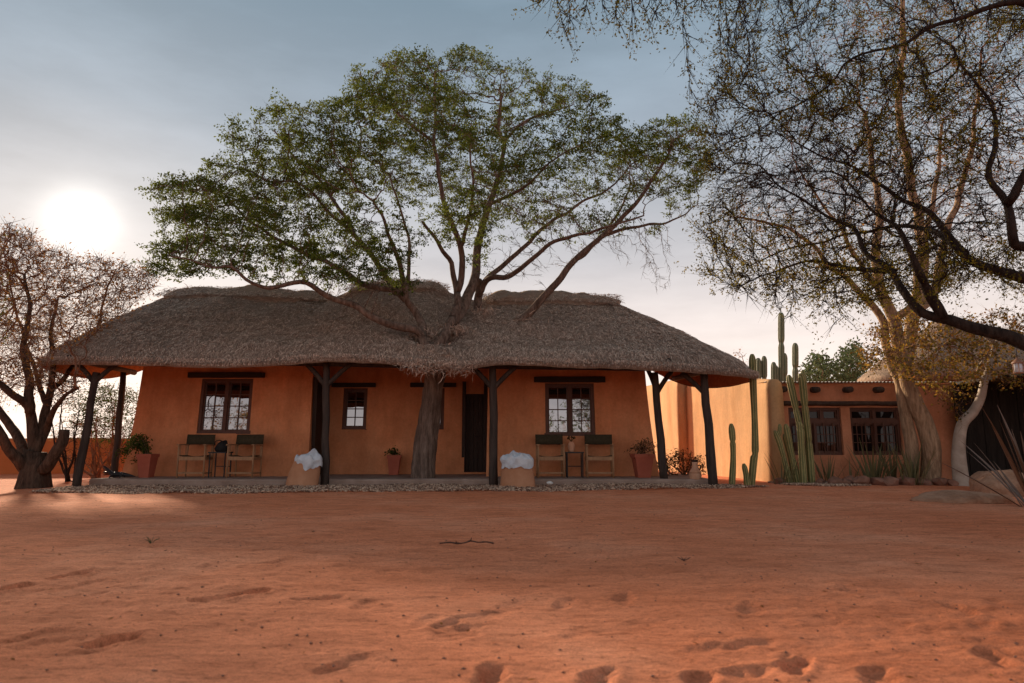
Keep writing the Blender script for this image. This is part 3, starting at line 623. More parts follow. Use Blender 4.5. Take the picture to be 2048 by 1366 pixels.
# doors: one in the back wall beside the right wing, one in the return of the left wing
dparts = MB().box(((dr[0] - 0.66) / 2 - 0.0, 18.31, 1.3), (abs(dr[0] + 0.66) + 0.02, 0.05, 2.34)); d1 = hp(dparts.build('door', M['door']))
npl = 5; wd = abs(dr[0] + 0.66) / npl
for i in range(npl): MB().box((dr[0] + (i + .5) * wd, 18.275, 1.3), (wd - 0.012, 0.03, 2.3)).build('plank', M['door'], d1)
MB().tube([(-0.98, 18.24, 1.12), (-0.98, 18.20, 1.12), (-0.90, 18.20, 1.12)], 0.012, 6).build('handle', M['blackiron'], d1)
MB().box((dr[0] - 0.02, 18.17, 1.32), (0.09, 0.16, 2.5)).build('door_frame', M['door'], d1)
MB().box((-0.70, 18.17, 1.32), (0.09, 0.16, 2.5)).build('door_frame', M['door'], d1)
d2 = hp(MB().box((-4.965, 17.62, 1.32), (0.04, 0.86, 2.34)).build('door', M['door']))
for i in range(5): MB().box((-4.935, 17.28 + i * 0.17, 1.32), (0.03, 0.158, 2.3)).build('plank', M['door'], d2)
for y_ in (17.14, 18.10): MB().box((-4.93, y_, 1.36), (0.10, 0.10, 2.45)).build('door_frame', M['door'], d2)

# poles with forked braces
def pole(pb, pt_, r, braces, seed):
    pb = np.array(pb, float); pt_ = np.array(pt_, float); n = 12
    P_ = np.linspace(pb, pt_, n); P_[:, 0] += 0.02 * vnoise(np.c_[np.arange(n) * 0.5, np.full(n, seed * 5.0)], 1, 1); P_[0] = pb - np.array((0, 0, 0.12))
    rr = r * np.linspace(1.08, 0.9, n) * (1 + 0.06 * vnoise(np.c_[np.arange(n) * 0.9, np.full(n, seed * 3.0)], 1, 2))
    o = hp(MB().tube(P_, rr, 12).build('post', M['pole'], smooth=True))
    for dx, dy, zb, L_ in braces:
        a_ = np.array((pb[0] + (pt_[0] - pb[0]) * 0.8, pb[1] + (pt_[1] - pb[1]) * 0.8, zb)); b_ = a_ + np.array((dx, dy, L_)); k = 6
        Q = np.linspace(a_, b_, k); Q[:, 2] += 0.03 * np.sin(np.linspace(0, 3.1, k))
        MB().tube(Q, 0.055, 8).build('brace', M['pole'], o, smooth=True)
    return o
pole((-9.38, 15.0, 0), at(194, 745, 15.1), 0.082, [(-0.42, 0, 2.25, 0.45), (0.42, 0.1, 2.25, 0.45)], 1)
pole((-9.72, 17.0, 0), at(247, 745, 17.0), 0.075, [], 2)
pole((-4.10, 15.25, 0.03), at(653, 722, 15.15), 0.085, [(-0.47, 0.0, 2.18, 0.52), (0.55, 0.0, 2.18, 0.52)], 3)
pole((-0.40, 15.25, 0.03), at(986, 722, 15.15), 0.09, [(-0.50, 0, 2.12, 0.52), (0.52, 0, 2.12, 0.52)], 4)
pole((4.42, 15.3, 0), at(1407, 748, 15.35), 0.10, [(-0.50, 0.1, 2.02, 0.5), (0.15, 0.5, 2.0, 0.55)], 5)
pole((3.46, 15.75, 0.14), at(1308, 745, 15.75), 0.088, [(0.40, 0.1, 2.05, 0.55), (-0.1, 0.35, 2.15, 0.5)], 6)
hp(log_beam('eave_beam', (-9.7, 15.12, 2.78), (4.35, 15.3, 2.60), 0.075, M['pole'], 10, 30))
hp(log_beam('eave_beam', (-9.75, 14.9, 2.80), (-9.95, 17.9, 2.78), 0.07, M['pole']))
hp(log_beam('eave_beam', (4.42, 15.3, 2.56), (4.25, 17.9, 2.62), 0.07, M['pole']))
hp(log_beam('eave_beam', (3.46, 14.95, 2.74), (3.46, 17.0, 2.98), 0.06, M['pole']))

# roof -------------------------------------------------------------
EAVE = np.array([(-9.55, 19.3, 3.55), (-10.0, 18.8, 3.05), (-10.45, 18.35, 2.75), (-10.85, 17.8, 2.60), (-11.0, 17.0, 2.60), (-10.98, 16.2, 2.64), (-10.75, 15.45, 2.65), (-10.3, 15.0, 2.64), (-9.6, 14.78, 2.63), (-8.2, 14.7, 2.60), (-6.2, 14.66, 2.55), (-5.0, 14.66, 2.60),
                 (-4.0, 14.66, 2.67), (-3.0, 14.66, 2.64), (-2.2, 14.68, 2.58), (-1.6, 14.64, 2.52), (-1.0, 14.62, 2.50), (-0.3, 14.68, 2.61), (1.0, 14.72, 2.57), (2.5, 14.76, 2.53), (3.6, 14.82, 2.48), (4.6, 15.0, 2.43), (5.3, 15.35, 2.40), (5.72, 15.9, 2.40), (5.75, 16.6, 2.40), (5.5, 17.3, 2.36), (5.0, 17.9, 2.38), (4.4, 18.4, 2.6), (3.7, 19.0, 3.1), (3.3, 19.4, 3.5)])
EV = resample(EAVE, 0.11); NE = len(EV)
RIDGE_Y = 18.7
def ridge_z(x):
    return np.interp(x, [-9.5, -8.5, -6.5, -5.1, -4.5, -3.6, -2.2, -1.7, -1.0, -0.3, 1.5, 2.8], [5.04, 5.10, 5.03, 4.93, 5.18, 5.33, 5.28, 5.10, 4.88, 4.92, 4.92, 4.86])
RX = np.clip(EV[:, 0], -9.45, 2.75)
RX = np.interp(np.linspace(0, 1, NE), np.linspace(0, 1, NE), RX)
RG = np.c_[RX, np.full(NE, RIDGE_Y), ridge_z(RX)]
def roof_pt(i, t, lift=0.0):
    """i float index along the eave, t 0 eave .. 1 ridge (top surface)"""
    i = np.clip(i, 0, NE - 1); k = np.arange(NE)
    e = np.stack([np.interp(i, k, EV[:, c]) for c in range(3)], -1); r_ = np.stack([np.interp(i, k, RG[:, c]) for c in range(3)], -1)
    e = e + np.array((0, 0, 0.20))
    p = e + (r_ - e) * t[..., None]
    p[..., 2] += 0.16 * np.sin(np.pi * np.clip(t, 0, 1)) * 0.6 - 0.11 * np.exp(-(t / 0.05) ** 2)
    q = p.reshape(-1, 3); w = 0.05 * vnoise(q, 0.9, 31) + 0.035 * vnoise(q, 2.3, 32) + 0.018 * vnoise(q, 6, 33)
    # the thatch is heaped up round the limbs of the tree
    for (hx, hy, hr, hh) in ((-1.7, 15.05, 0.35, 0.10), (-1.95, 15.65, 0.42, -0.22), (-1.5, 15.75, 0.42, -0.20), (-0.6, 17.0, 0.5, 0.12), (0.35, 16.35, 0.45, 0.13)):
        w = w + hh * np.exp(-(((q[:, 0] - hx) ** 2 + (q[:, 1] - hy) ** 2) / hr ** 2)) * (1 + 0.6 * vnoise(q, 5, 35))
    p = p + (w * np.clip(0.3 + t.ravel() * 4, 0, 1)).reshape(t.shape)[..., None] * np.array((0, -0.35, 0.93)); p[..., 2] += lift
    return p
TT = np.r_[0, 0.012, 0.03, np.linspace(0.06, 1.0, 40)]; nt_ = len(TT)
I_, T_ = np.meshgrid(np.arange(NE), TT)
top = roof_pt(I_.astype(float), T_)
inn = (RG - EV); inn[:, 2] = 0; inn /= np.linalg.norm(inn, axis=1)[:, None] + 1e-9
low = EV + inn * 0.02; low[:, 2] += 0.015 * vnoise(EV, 4, 3)
mid = EV - inn * 0.035; mid[:, 2] += 0.10
Vr = np.concatenate([low, mid, top.reshape(-1, 3)]); rows_ = nt_ + 2; ii = np.arange(rows_ * NE).reshape(rows_, NE)
Fr = np.stack([ii[:-1, :-1], ii[:-1, 1:], ii[1:, 1:], ii[1:, :-1]], -1).reshape(-1, 4)
roof = hp(fast_mesh('roof', Vr, Fr, M['thatch'], smooth=True))
def roof_part(o): o.parent = roof; return o
# back slope
bx = np.linspace(-9.5, 2.8, 40); bt = np.linspace(0, 1, 8)
Vb = np.array([[(x, RIDGE_Y + 4.0 * t, ridge_z(x) + (2.5 - ridge_z(x)) * t) for x in bx] for t in bt]).reshape(-1, 3); ii = np.arange(320).reshape(8, 40)
roof_part(fast_mesh('back_slope', Vb, np.stack([ii[:-1, :-1], ii[1:, :-1], ii[1:, 1:], ii[:-1, 1:]], -1).reshape(-1, 4), M['thatch']))
# underside of reeds
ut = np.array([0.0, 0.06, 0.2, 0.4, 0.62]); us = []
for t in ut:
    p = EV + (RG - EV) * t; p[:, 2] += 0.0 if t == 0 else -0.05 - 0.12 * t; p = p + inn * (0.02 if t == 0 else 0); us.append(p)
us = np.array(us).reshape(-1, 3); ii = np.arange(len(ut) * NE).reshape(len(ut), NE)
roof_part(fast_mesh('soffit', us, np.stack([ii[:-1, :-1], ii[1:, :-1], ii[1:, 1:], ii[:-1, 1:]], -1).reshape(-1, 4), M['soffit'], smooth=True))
# loose straw over the whole thatch
def blades(P0, D, length, width, nrm, r):
    n = len(P0); D = D / (np.linalg.norm(D, axis=1)[:, None] + 1e-9); S = np.cross(D, nrm); S /= np.linalg.norm(S, axis=1)[:, None] + 1e-9
    Lh = length[:, None]; w = width[:, None]; bend = r.normal(0, 0.12, (n, 1)) * Lh
    mid_ = P0 + D * Lh * 0.55 + S * bend; tip = P0 + D * Lh
    V = np.stack([P0 - S * w, P0 + S * w, mid_ + S * w * 0.8, tip + S * w * 0.25, tip - S * w * 0.25, mid_ - S * w * 0.8], 1).reshape(-1, 3)
    b = (np.arange(n) * 6)[:, None]; F = np.concatenate([np.c_[b, b + 1, b + 2, b + 5], np.c_[b + 5, b + 2, b + 3, b + 4]])
    return V, F
ns = 150000
si = rng.uniform(0, NE - 1, ns); st_ = rng.uniform(0.0, 0.99, ns) ** 1.12
P0 = roof_pt(si, st_, 0.0); P1 = roof_pt(si, np.maximum(st_ - 0.05, -0.02), 0.0)
Dn = P1 - P0; Dn /= np.linalg.norm(Dn, axis=1)[:, None] + 1e-9
side = np.cross(Dn, np.array((0, 0, 1.0))); side /= np.linalg.norm(side, axis=1)[:, None] + 1e-9; nrm = np.cross(side, Dn)
D_ = Dn + side * rng.normal(0, 0.5, (ns, 1)) + nrm * rng.uniform(-0.05, 0.10, (ns, 1))
Vs, Fs = blades(P0 + nrm * rng.uniform(-0.005, 0.035, (ns, 1)), D_, rng.uniform(0.04, 0.14, ns), rng.uniform(0.003, 0.0075, ns), nrm + rng.normal(0, .35, (ns, 3)), rng)
o = roof_part(fast_mesh('straw', Vs, Fs, M['straw'])); tag(o, kind='stuff')
ns = 14000          # shaggy cut edge of the eave
si = rng.uniform(0, NE - 1, ns); k = np.arange(NE)
e0 = np.stack([np.interp(si, k, EV[:, c]) for c in range(3)], -1); in0 = np.stack([np.interp(si, k, inn[:, c]) for c in range(3)], -1)
e0 = e0 + np.array((0, 0, 1)) * rng.uniform(0.05, 0.20, (ns, 1)) - in0 * rng.uniform(0.0, 0.05, (ns, 1))
D_ = np.array((0, 0, -1.0)) - in0 * rng.uniform(-0.1, 0.9, (ns, 1)) + rng.normal(0, 0.35, (ns, 3))
Vs, Fs = blades(e0, D_, rng.uniform(0.02, 0.06, ns), rng.uniform(0.003, 0.008, ns), -in0 + rng.normal(0, .3, (ns, 3)), rng)
o = roof_part(fast_mesh('eave_straw', Vs, Fs, M['straw'])); tag(o, kind='stuff')
ns = 2600           # torn, tangled straw round the limbs that pierce the roof
cs_ = np.array([(-1.85, 15.2, 3.0), (-1.55, 15.0, 2.85), (-0.75, 17.0, 4.2), (0.28, 16.5, 3.85), (-2.1, 15.75, 3.45), (-1.35, 15.9, 3.6), (-1.95, 14.65, 2.55), (-1.2, 14.66, 2.55)]); wh = rng.integers(0, len(cs_), ns)
P0 = cs_[wh] + rng.normal(0, 1, (ns, 3)) * np.array((0.20, 0.13, 0.06)); D_ = rng.normal(0, 1, (ns, 3)) + np.array((0, -0.5, -0.5))
Vs, Fs = blades(P0, D_, rng.uniform(0.06, 0.2, ns), rng.uniform(0.004, 0.009, ns), rng.normal(0, 1, (ns, 3)), rng)
o = roof_part(fast_mesh('loose_straw', Vs, Fs, M['straw'])); tag(o, kind='stuff')
# ridge caps: heavy rolls of thatch
def ridge_cap(x0, x1, drop, bulge, seed, taper=(0.5, 0.5)):
    n = int((x1 - x0) / 0.09); xs_ = np.linspace(x0, x1, n); V = []; k = 13
    for i, x in enumerate(xs_):
        e = i / (n - 1); f = min(1, 0.08 + (e * (x1 - x0) / taper[0]) ** 0.6 * 0.92, 0.08 + ((1 - e) * (x1 - x0) / taper[1]) ** 0.6 * 0.92)
        rz_ = ridge_z(x)
        for j in range(k):
            s = j / (k - 1) * 2 - 1                    # -1 front lip .. +1 back lip
            y = RIDGE_Y + s * drop * f; z = rz_ - abs(s) * drop * f * 0.62 + bulge * f * (1 - 0.25 * abs(s) ** 3) 
            if j in (0, k - 1): z -= bulge * f * 0.9; y += 0.06 * -s
            w = vnoise(np.array([[x, y, z]]), 1.6, seed)[0] * 0.07 + vnoise(np.array([[x, y, z]]), 4.5, seed + 1)[0] * 0.05 + vnoise(np.array([[x, y, z]]), 11, seed + 2)[0] * 0.02
            V.append((x, y, z + w * f))
    F = [(i * k + j, (i + 1) * k + j, (i + 1) * k + j + 1, i * k + j + 1) for i in range(n - 1) for j in range(k - 1)] + [tuple(range(k))[::-1], tuple((n - 1) * k + j for j in range(k))]
    return MB().add(V, F).build('ridge_cap', M['ridge'], roof, smooth=True)
ridge_cap(-9.75, -5.0, 0.60, 0.21, 3, (0.7, 0.9)); ridge_cap(-4.6, -1.75, 0.55, 0.20, 6, (0.9, 0.7)); ridge_cap(-0.85, 3.05, 0.62, 0.25, 9, (0.5, 1.0))
nsr = 9000
xr = rng.uniform(-9.7, 3.0, nsr); xr = xr[~((xr > -5.05) & (xr < -4.6)) & ~((xr > -1.75) & (xr < -0.85))]; nsr = len(xr)
sy = rng.uniform(-1, 0.3, nsr) * 0.55; P0 = np.c_[xr, RIDGE_Y + sy, ridge_z(xr) - np.abs(sy) * 0.62 + 0.21]
D_ = np.c_[rng.normal(0, 0.8, nsr), np.where(sy < -0.05, -1.0, rng.normal(0, .6, nsr)), np.where(sy < -0.05, -0.62, -0.05) + rng.normal(0, 0.12, nsr)]
Vs, Fs = blades(P0, D_, rng.uniform(0.06, 0.18, nsr), rng.uniform(0.004, 0.009, nsr), np.tile(np.array((0, -.5, .85)), (nsr, 1)) + rng.normal(0, .4, (nsr, 3)), rng)
o = roof_part(fast_mesh('ridge_straw', Vs, Fs, M['straw'])); tag(o, kind='stuff')

# ------------------------------------------------------------------ yard walls
def line_wall(name, pts, thick, mat, label, cat='wall', round_=0.12, seed=0, st=0.25):
    """pts: (x, y, ztop) along the wall; battered, soft-topped adobe wall"""
    Q = resample(np.array(pts, float), st); n = len(Q); T = np.gradient(Q[:, :2], axis=0); T /= np.linalg.norm(T, axis=1)[:, None]; Nn = np.c_[-T[:, 1], T[:, 0]]
    V = []; prof_ = [(0.5, 0.0), (0.47, 0.15), (0.45, 0.35), (0.43, 0.55), (0.42, 0.75), (0.41, 0.9), (0.36, 0.965), (0.2, 0.995), (0, 1.0), (-0.2, 0.995), (-0.36, 0.965), (-0.41, 0.9), (-0.42, 0.75), (-0.43, 0.55), (-0.45, 0.35), (-0.47, 0.15), (-0.5, 0.0)]
    k = len(prof_)
    for i in range(n):
        for (o_, h) in prof_:
            p = Q[i, :2] + Nn[i] * o_ * thick; z = -0.1 + (Q[i, 2] + 0.1) * h; V.append((p[0], p[1], z))
    V = np.array(V); w = 0.025 * vnoise(V, 0.9, seed) + 0.010 * vnoise(V, 3, seed + 1); V[:, 0] += w * 0.8; V[:, 1] += w * 0.5; V[:, 2] += np.where(V[:, 2] > 0.5, w, 0)
    F = [(i * k + j, i * k + j + 1, (i + 1) * k + j + 1, (i + 1) * k + j) for i in range(n - 1) for j in range(k - 1)] + [tuple(range(k))[::-1], tuple((n - 1) * k + j for j in range(k))]
    o = MB().add(V, F).build(name, mat, None, smooth=True); tag(o, label, cat); return o
line_wall('yard_wall', [(6.56, 16.95, 2.52), (6.45, 18.5, 2.70), (6.20, 21.0, 2.95), (6.0, 23.0, 3.12)], 0.42, M['yardwall'], 'tall sunlit ochre plaster wall running back beside the lone cactus', seed=4)
line_wall('yard_wall', [(5.74, 22.85, 3.13), (5.55, 25.5, 3.2), (5.40, 28.0, 3.25)], 0.42, M['yardwall'], 'farther pale plaster wall glimpsed between the right veranda posts', seed=14)
line_wall('garden_wall', [(-32, 20.2, 1.02), (-22, 21.2, 1.08), (-14, 22.2, 1.12), (-9, 23.0, 1.12), (-6, 23.4, 1.12)], 0.4, M['redwall'], 'low orange garden wall behind the left veranda posts', seed=24)

# ------------------------------------------------------------------ annex on the right
annex = empty('annex_building', (9.0, 17.3, 0.0)); AM = Matrix.Translation((-9.0, -17.3, 0)); tag(annex, 'flat-roofed pink terracotta annex with log beam ends and dark windows', 'building')
def ap(o): o.parent = annex; o.matrix_parent_inverse = AM; return o
YA = 17.3
w1a, w1b = at(1582, 910, YA), at(1681, 815, YA); w2a, w2b = at(1706, 910, YA), at(1800, 815, YA)
W1 = (round(w1a[0], 4), round(w1b[0], 4), round(w1a[2], 4), round(w1b[2], 4)); W2 = (round(w2a[0], 4), round(w2b[0], 4), W1[2], W1[3])
m, _ = wall_mesh(6.42, 13.2, -0.05, 2.43, lambda x, z: YA - 0.08 * max(0, 1 - z / 1.2) ** 2, [W1, W2], seed=41, depth=0.2)
m.add([(13.2, YA, 0), (13.2, 22, 0), (13.2, 22, 2.4), (13.2, YA, 2.4)], [(0, 1, 2, 3)])
m.add([(6.42, YA, 2.43), (13.2, YA, 2.43), (13.2, YA + 0.25, 2.43), (6.42, YA + 0.25, 2.43)], [(0, 1, 2, 3)])
ap(m.build('wall', M['annex']))
for W_ in (W1, W2):
    w_ = make_window(annex, W_[0], W_[1], W_[3] - 0.36, W_[3], YA + 0.13, 3 if W_ is W1 else 2, 1, 1, AM)
    w_ = make_window(annex, W_[0], W_[1], W_[2], W_[3] - 0.36, YA + 0.13, 2, 2, 3, AM)
    for k in range(5):      # wavering burglar bars
        x = W_[0] + (k + 0.7) * (W_[1] - W_[0]) / 5.6; z = np.linspace(W_[2] + 0.05, W_[3] - 0.38, 7)
        MB().tube(np.c_[x + 0.012 * vnoise(np.c_[z * 4, np.full(7, k * 3.3)], 1, 6), np.full(7, YA + 0.05), z], 0.014, 6, True).build('window_bar', M['frame'], w_)
ap(log_beam('lintel', at(1563, 807, YA - 0.02), at(1812, 807, YA - 0.02), 0.06, M['log'], 9, 12))
for u in (1557, 1622, 1687, 1748, 1806):
    p = at(u + 3, 780, YA); ap(log_beam('beam_end', (p[0], YA - 0.30, p[2] - 0.01), (p[0], YA + 0.1, p[2] + 0.01), 0.075, M['log'], 10, 4))
cx = np.arange(6.35, 11.6, 0.0125); zc = 0.012 * np.sin(cx * 2 * math.pi / 0.09); V = np.concatenate([np.c_[cx, np.full(len(cx), YA - 0.14), 2.475 + zc], np.c_[cx, np.full(len(cx), 22.0), 2.62 + zc]]); n = len(cx)
ap(fast_mesh('roof_sheet', V, np.array([(i, i + 1, n + i + 1, n + i) for i in range(n - 1)]), M['zinc'], smooth=True))
# thatched hut behind the annex
hut = empty('thatched_hut', (15.3, 23.5, 0)); tag(hut, 'small thatched hut peeping over the annex roof behind the big trunk', 'hut'); HI = Matrix.Translation((-15.3, -23.5, 0))
m = MB()
m.lathe([(2.85, 2.98), (3.05, 3.02), (3.02, 3.25), (2.3, 3.85), (1.4, 4.5), (0.6, 5.1), (0.1, 5.4)], 40, (15.3, 23.5, 0)); o = m.build('roof', M['thatch'], None, True); o.parent = hut; o.matrix_parent_inverse = HI
m = MB().lathe([(2.2, 0), (2.2, 3.4)], 32, (15.3, 23.5, 0)); o = m.build('wall', M['annex'], None, True); o.parent = hut; o.matrix_parent_inverse = HI
# dark lean-to at the right
shed = empty('lean_to_shed', (12.6, 15.5, 0)); SI = Matrix.Translation((-12.6, -15.5, 0)); tag(shed, 'dark open lean-to shed at the right edge', 'shed')
def sp(o): o.parent = shed; o.matrix_parent_inverse = SI; return o
for i in range(16): sp(MB().box((11.1 + i * 0.22, 17.0 - 0.012 * (i % 2), 1.2), (0.21, 0.05, 2.4)).build('plank', M['shed']))
for i in range(8): sp(MB().box((14.5, 14.7 + i * 0.3, 1.2), (0.05, 0.29, 2.4)).build('plank', M['shed']))
sp(MB().box((13.0, 15.4, 2.42), (3.9, 3.6, 0.07)).build('roof_board', M['shed']))
sp(MB().tube([(11.25, 13.75, -0.1), (11.25, 13.75, 2.4)], 0.09, 10).build('post', M['shed'])); sp(MB().tube([(14.4, 13.75, -0.1), (14.4, 13.75, 2.4)], 0.09, 10).build('post', M['shed']))
# ------------------------------------------------------------------ the tree that grows through the roof
def tree(name, label, cat, base, limbs, attract, step, kill, infl, seed, bark, leafm, lv, tip=0.006, jit=0.35, trop=(0, 0, 0.05), expo=2.25, split=0.03, group=None, clump=None, sp=None, maxit=140, tap=1.15, flat=0.8, twm=None):
    t = empty(name, tuple(float(c) for c in base)); inv = Matrix.Translation(tuple(-float(c) for c in base)); tag(t, label, cat, group)
    P, par, rad = grow(limbs, attract, step, kill, infl, seed, jit=jit, trop=trop, tip=tip, expo=expo, maxit=maxit, tap=tap)
    r = np.random.default_rng(seed + 100)
    def prt(o): o.parent = t; o.matrix_parent_inverse = inv; return o
    prt(wood(P, par, rad, split, 9).build('trunk', bark, None, True))
    tw = wood(P, par, rad, 0.0, split)
    if tw.n: o = prt(tw.build('branches', twm or bark, None, False)); tag(o, kind='stuff')
    sites = None
    if sp:
        V, F, b_, t_ = spurs(P, par, rad, sp[0], sp[1], sp[2], sp[3], r, sp[4], sp[5], 0.0, flat); o = prt(fast_mesh('twigs', V, F, twm or bark)); tag(o, kind='stuff'); sites = np.concatenate([t_, b_ + (t_ - b_) * 0.6])
    if lv:
        thr, per, spread, size, asp, droop = lv
        V, F = leaves(P, rad, thr, per, spread, size, r, droop, asp, clump=clump)
        o = prt(fast_mesh('crown', V, F, leafm)); tag(o, kind='stuff')
    return t, P, par, rad, prt, sites
def site_leaves(prt, sites, frac, per, spread, size, asp, mat, r, clump=None, keep=None, vz=1.0):
    s = sites if keep is None else sites[keep(sites)]
    if clump: s = s[vnoise(s * np.array((1, 1, 2.8)), clump[0], 5) > clump[1]]
    s = s[r.random(len(s)) < frac]; s = np.repeat(s, per, 0); V, F = leaf_quads(s + r.normal(0, spread, s.shape) * np.array((1, 1, vz)), size, r, asp)
    o = prt(fast_mesh('crown', V, F, mat)); tag(o, kind='stuff')

# central acacia; limbs follow the photograph, each with its own depth
tb = np.array((-2.02, 16.0, 0.1))
limbs = [
    ([tb, (-2.0, 16.02, 1.0), (-1.9, 16.05, 2.0), (-1.82, 15.95, 2.7), *px((870, 700, 15.6))], 0.235, 0.17),
    (px((870, 702, 15.6), (886, 672, 15.72), (908, 630, 16.1), (914, 585, 16.4), (905, 540, 16.5), (899, 519, 16.5), (870, 478, 16.2), (845, 445, 15.8)), 0.135, 0.035),
    (px((905, 645, 16.2), (930, 606, 16.7), (951, 548, 17.2), (957, 485, 17.4), (979, 411, 17.4), (993, 365, 17.5), (1007, 290, 17.4), (995, 255, 17.4), (1003, 190, 17.3)), 0.15, 0.035),
    (px((872, 700, 16.2), (950, 660, 17.0), (958, 612, 17.4), (955, 560, 17.5)), 0.17, 0.10),
    (px((914, 585, 16.4), (923, 555, 16.4), (922, 491, 16.2), (890, 407, 15.8), (876, 325, 15.6), (867, 285, 15.4), (872, 215, 15.3), (868, 150, 15.2)), 0.085, 0.025),
    (px((867, 285, 15.4), (820, 247, 15.2), (780, 215, 15.0), (740, 165, 14.9)), 0.04, 0.015),
    (px((958, 590, 17.4), (975, 559, 17.2), (1026, 547, 16.6), (1101, 486, 16.0), (1148, 472, 15.6), (1223, 453, 15.1), (1290, 430, 14.8)), 0.085, 0.02),
    (px((960, 570, 17.4), (985, 548, 17.4), (1035, 505, 17.6), (1082, 458, 17.8), (1129, 430, 18.0), (1167, 402, 18.2), (1215, 380, 18.4), (1260, 330, 18.5)), 0.075, 0.02),
    (px((872, 705, 16.2), (960, 690, 16.35), (1035, 650, 16.55), (1101, 580, 16.4), (1148, 524, 16.3), (1209, 468, 16.2), (1270, 407, 16.0), (1317, 341, 15.9), (1350, 280, 15.8)), 0.135, 0.03),
    (px((1148, 524, 16.3), (1195, 480, 16.6), (1240, 420, 17.0), (1260, 370, 17.3)), 0.06, 0.02),
    (px((1209, 468, 16.2), (1256, 454, 16.6), (1335, 444, 16.9), (1396, 411, 17.2)), 0.05, 0.015),
    (px((868, 702, 15.6), (846, 684, 15.5), (847, 652, 15.75), (832, 625, 15.9), (812, 600, 15.8), (806, 552, 15.7), (790, 505, 15.4), (770, 450, 15.0), (745, 400, 14.7)), 0.12, 0.025),
    (px((812, 600, 15.8), (816, 545, 15.9), (818, 480, 16.0), (800, 420, 16.0), (780, 350, 16.0)), 0.055, 0.02),
    (px((850, 684, 15.5), (836, 666, 15.42), (805, 653, 15.3), (771, 643, 15.1), (737, 629, 15.0), (713, 612, 15.0), (657, 593, 14.8), (608, 566, 14.6), (560, 572, 14.4), (526, 573, 14.2), (490, 560, 14.0), (460, 531, 13.9), (427, 535, 13.8), (395, 527, 13.7), (345, 515, 13.6)), 0.105, 0.015),
    (px((812, 600, 15.8), (795, 584, 15.8), (764, 574, 16.0), (731, 568, 16.2), (690, 545, 16.4), (600, 500, 16.5), (522, 458, 16.5), (477, 421, 16.4), (444, 384, 16.4), (395, 370, 16.4)), 0.085, 0.018),
    (px((790, 584, 15.9), (775, 560, 16.2), (745, 515, 16.5), (710, 470, 16.6), (698, 441, 16.6), (661, 388, 16.6), (624, 343, 16.6), (583, 306, 16.5), (550, 260, 16.4)), 0.09, 0.02),
    (px((710, 470, 16.6), (661, 429, 16.2), (624, 388, 15.8), (587, 363, 15.5), (542, 363, 15.3), (505, 343, 15.2)), 0.055, 0.018),
    (px((661, 388, 16.6), (690, 340, 17.2), (720, 290, 17.6), (715, 220, 17.8)), 0.045, 0.015),
    (px((1007, 285, 17.4), (1040, 250, 17.2), (1087, 229, 17.0), (1148, 210, 16.8)), 0.045, 0.015),
    (px((979, 411, 17.4), (1020, 390, 17.0), (1064, 365, 16.6), (1101, 322, 16.3), (1160, 290, 16.1)), 0.05, 0.015),
    (px((923, 491, 16.2), (940, 420, 15.4), (945, 350, 14.8), (940, 270, 14.3)), 0.05, 0.018),
]
crown = [(290, 398), (310, 350), (380, 345), (425, 310), (455, 250), (500, 222), (560, 195), (620, 212), (668, 200), (690, 180), (683, 135), (745, 128), (800, 95), (850, 108), (905, 100), (940, 82), (990, 118), (1060, 135), (1120, 142), (1190, 170), (1235, 205), (1255, 235), (1215, 265), (1280, 258), (1335, 228), (1400, 232), (1430, 300), (1420, 360), (1370, 400), (1290, 430), (1210, 420), (1150, 440), (1060, 450), (990, 440), (930, 470), (860, 500), (800, 545), (720, 560), (640, 560), (560, 552), (480, 545), (400, 555), (330, 560), (285, 545), (282, 495), (340, 480), (380, 465), (345, 450), (330, 440)]
r_ = np.random.default_rng(3)
att = crown_points(crown, 7800, 16.0, 3.8, r_, 0.0, (0.40, 0.06, 3.2))
hang = crown_points([(1230, 440), (1330, 440), (1345, 520), (1330, 620), (1290, 560), (1220, 510)], 90, 16.4, 0.8, r_)
lowl = np.vstack([crown_points([(640, 560), (800, 540), (800, 620), (740, 640), (690, 620)], 160, 15.4, 0.6, r_), crown_points([(300, 500), (420, 470), (640, 470), (840, 450), (840, 560), (640, 565), (450, 560), (330, 560)], 330, 15.0, 1.4, r_), crown_points([(960, 430), (1260, 420), (1240, 500), (1130, 540), (1010, 580), (970, 540)], 330, 16.6, 1.2, r_)])
ct, cP, cpar, crad, cprt, csites = tree('acacia_tree', 'spreading green acacia growing through the middle of the thatched roof', 'tree', tb, limbs, np.vstack([att, hang, lowl, crown_points([(1200, 270), (1270, 255), (1330, 228), (1405, 232), (1432, 330), (1375, 400), (1250, 395)], 800, 16.2, 1.8, r_, 0.0, (0.5, -0.15, 2.6))]), 0.13, 0.235, 1.6, 5, M['bark'], M['leafA'], None, tip=0.0055, jit=0.34, trop=(0, 0, 0.03), split=0.028, sp=(0.010, 2, 0.12, 0.34, 0.8, 0.0048), flat=0.4)
rL = np.random.default_rng(8)
site_leaves(cprt, csites, 0.95, 8, 0.05, 0.033, 0.42, M['leafA'], rL, (0.9, -0.32), lambda q: ~((q[:, 2] < 4.3) | ((q[:, 0] > -0.6) & (q[:, 2] < 6.2))), 0.45)
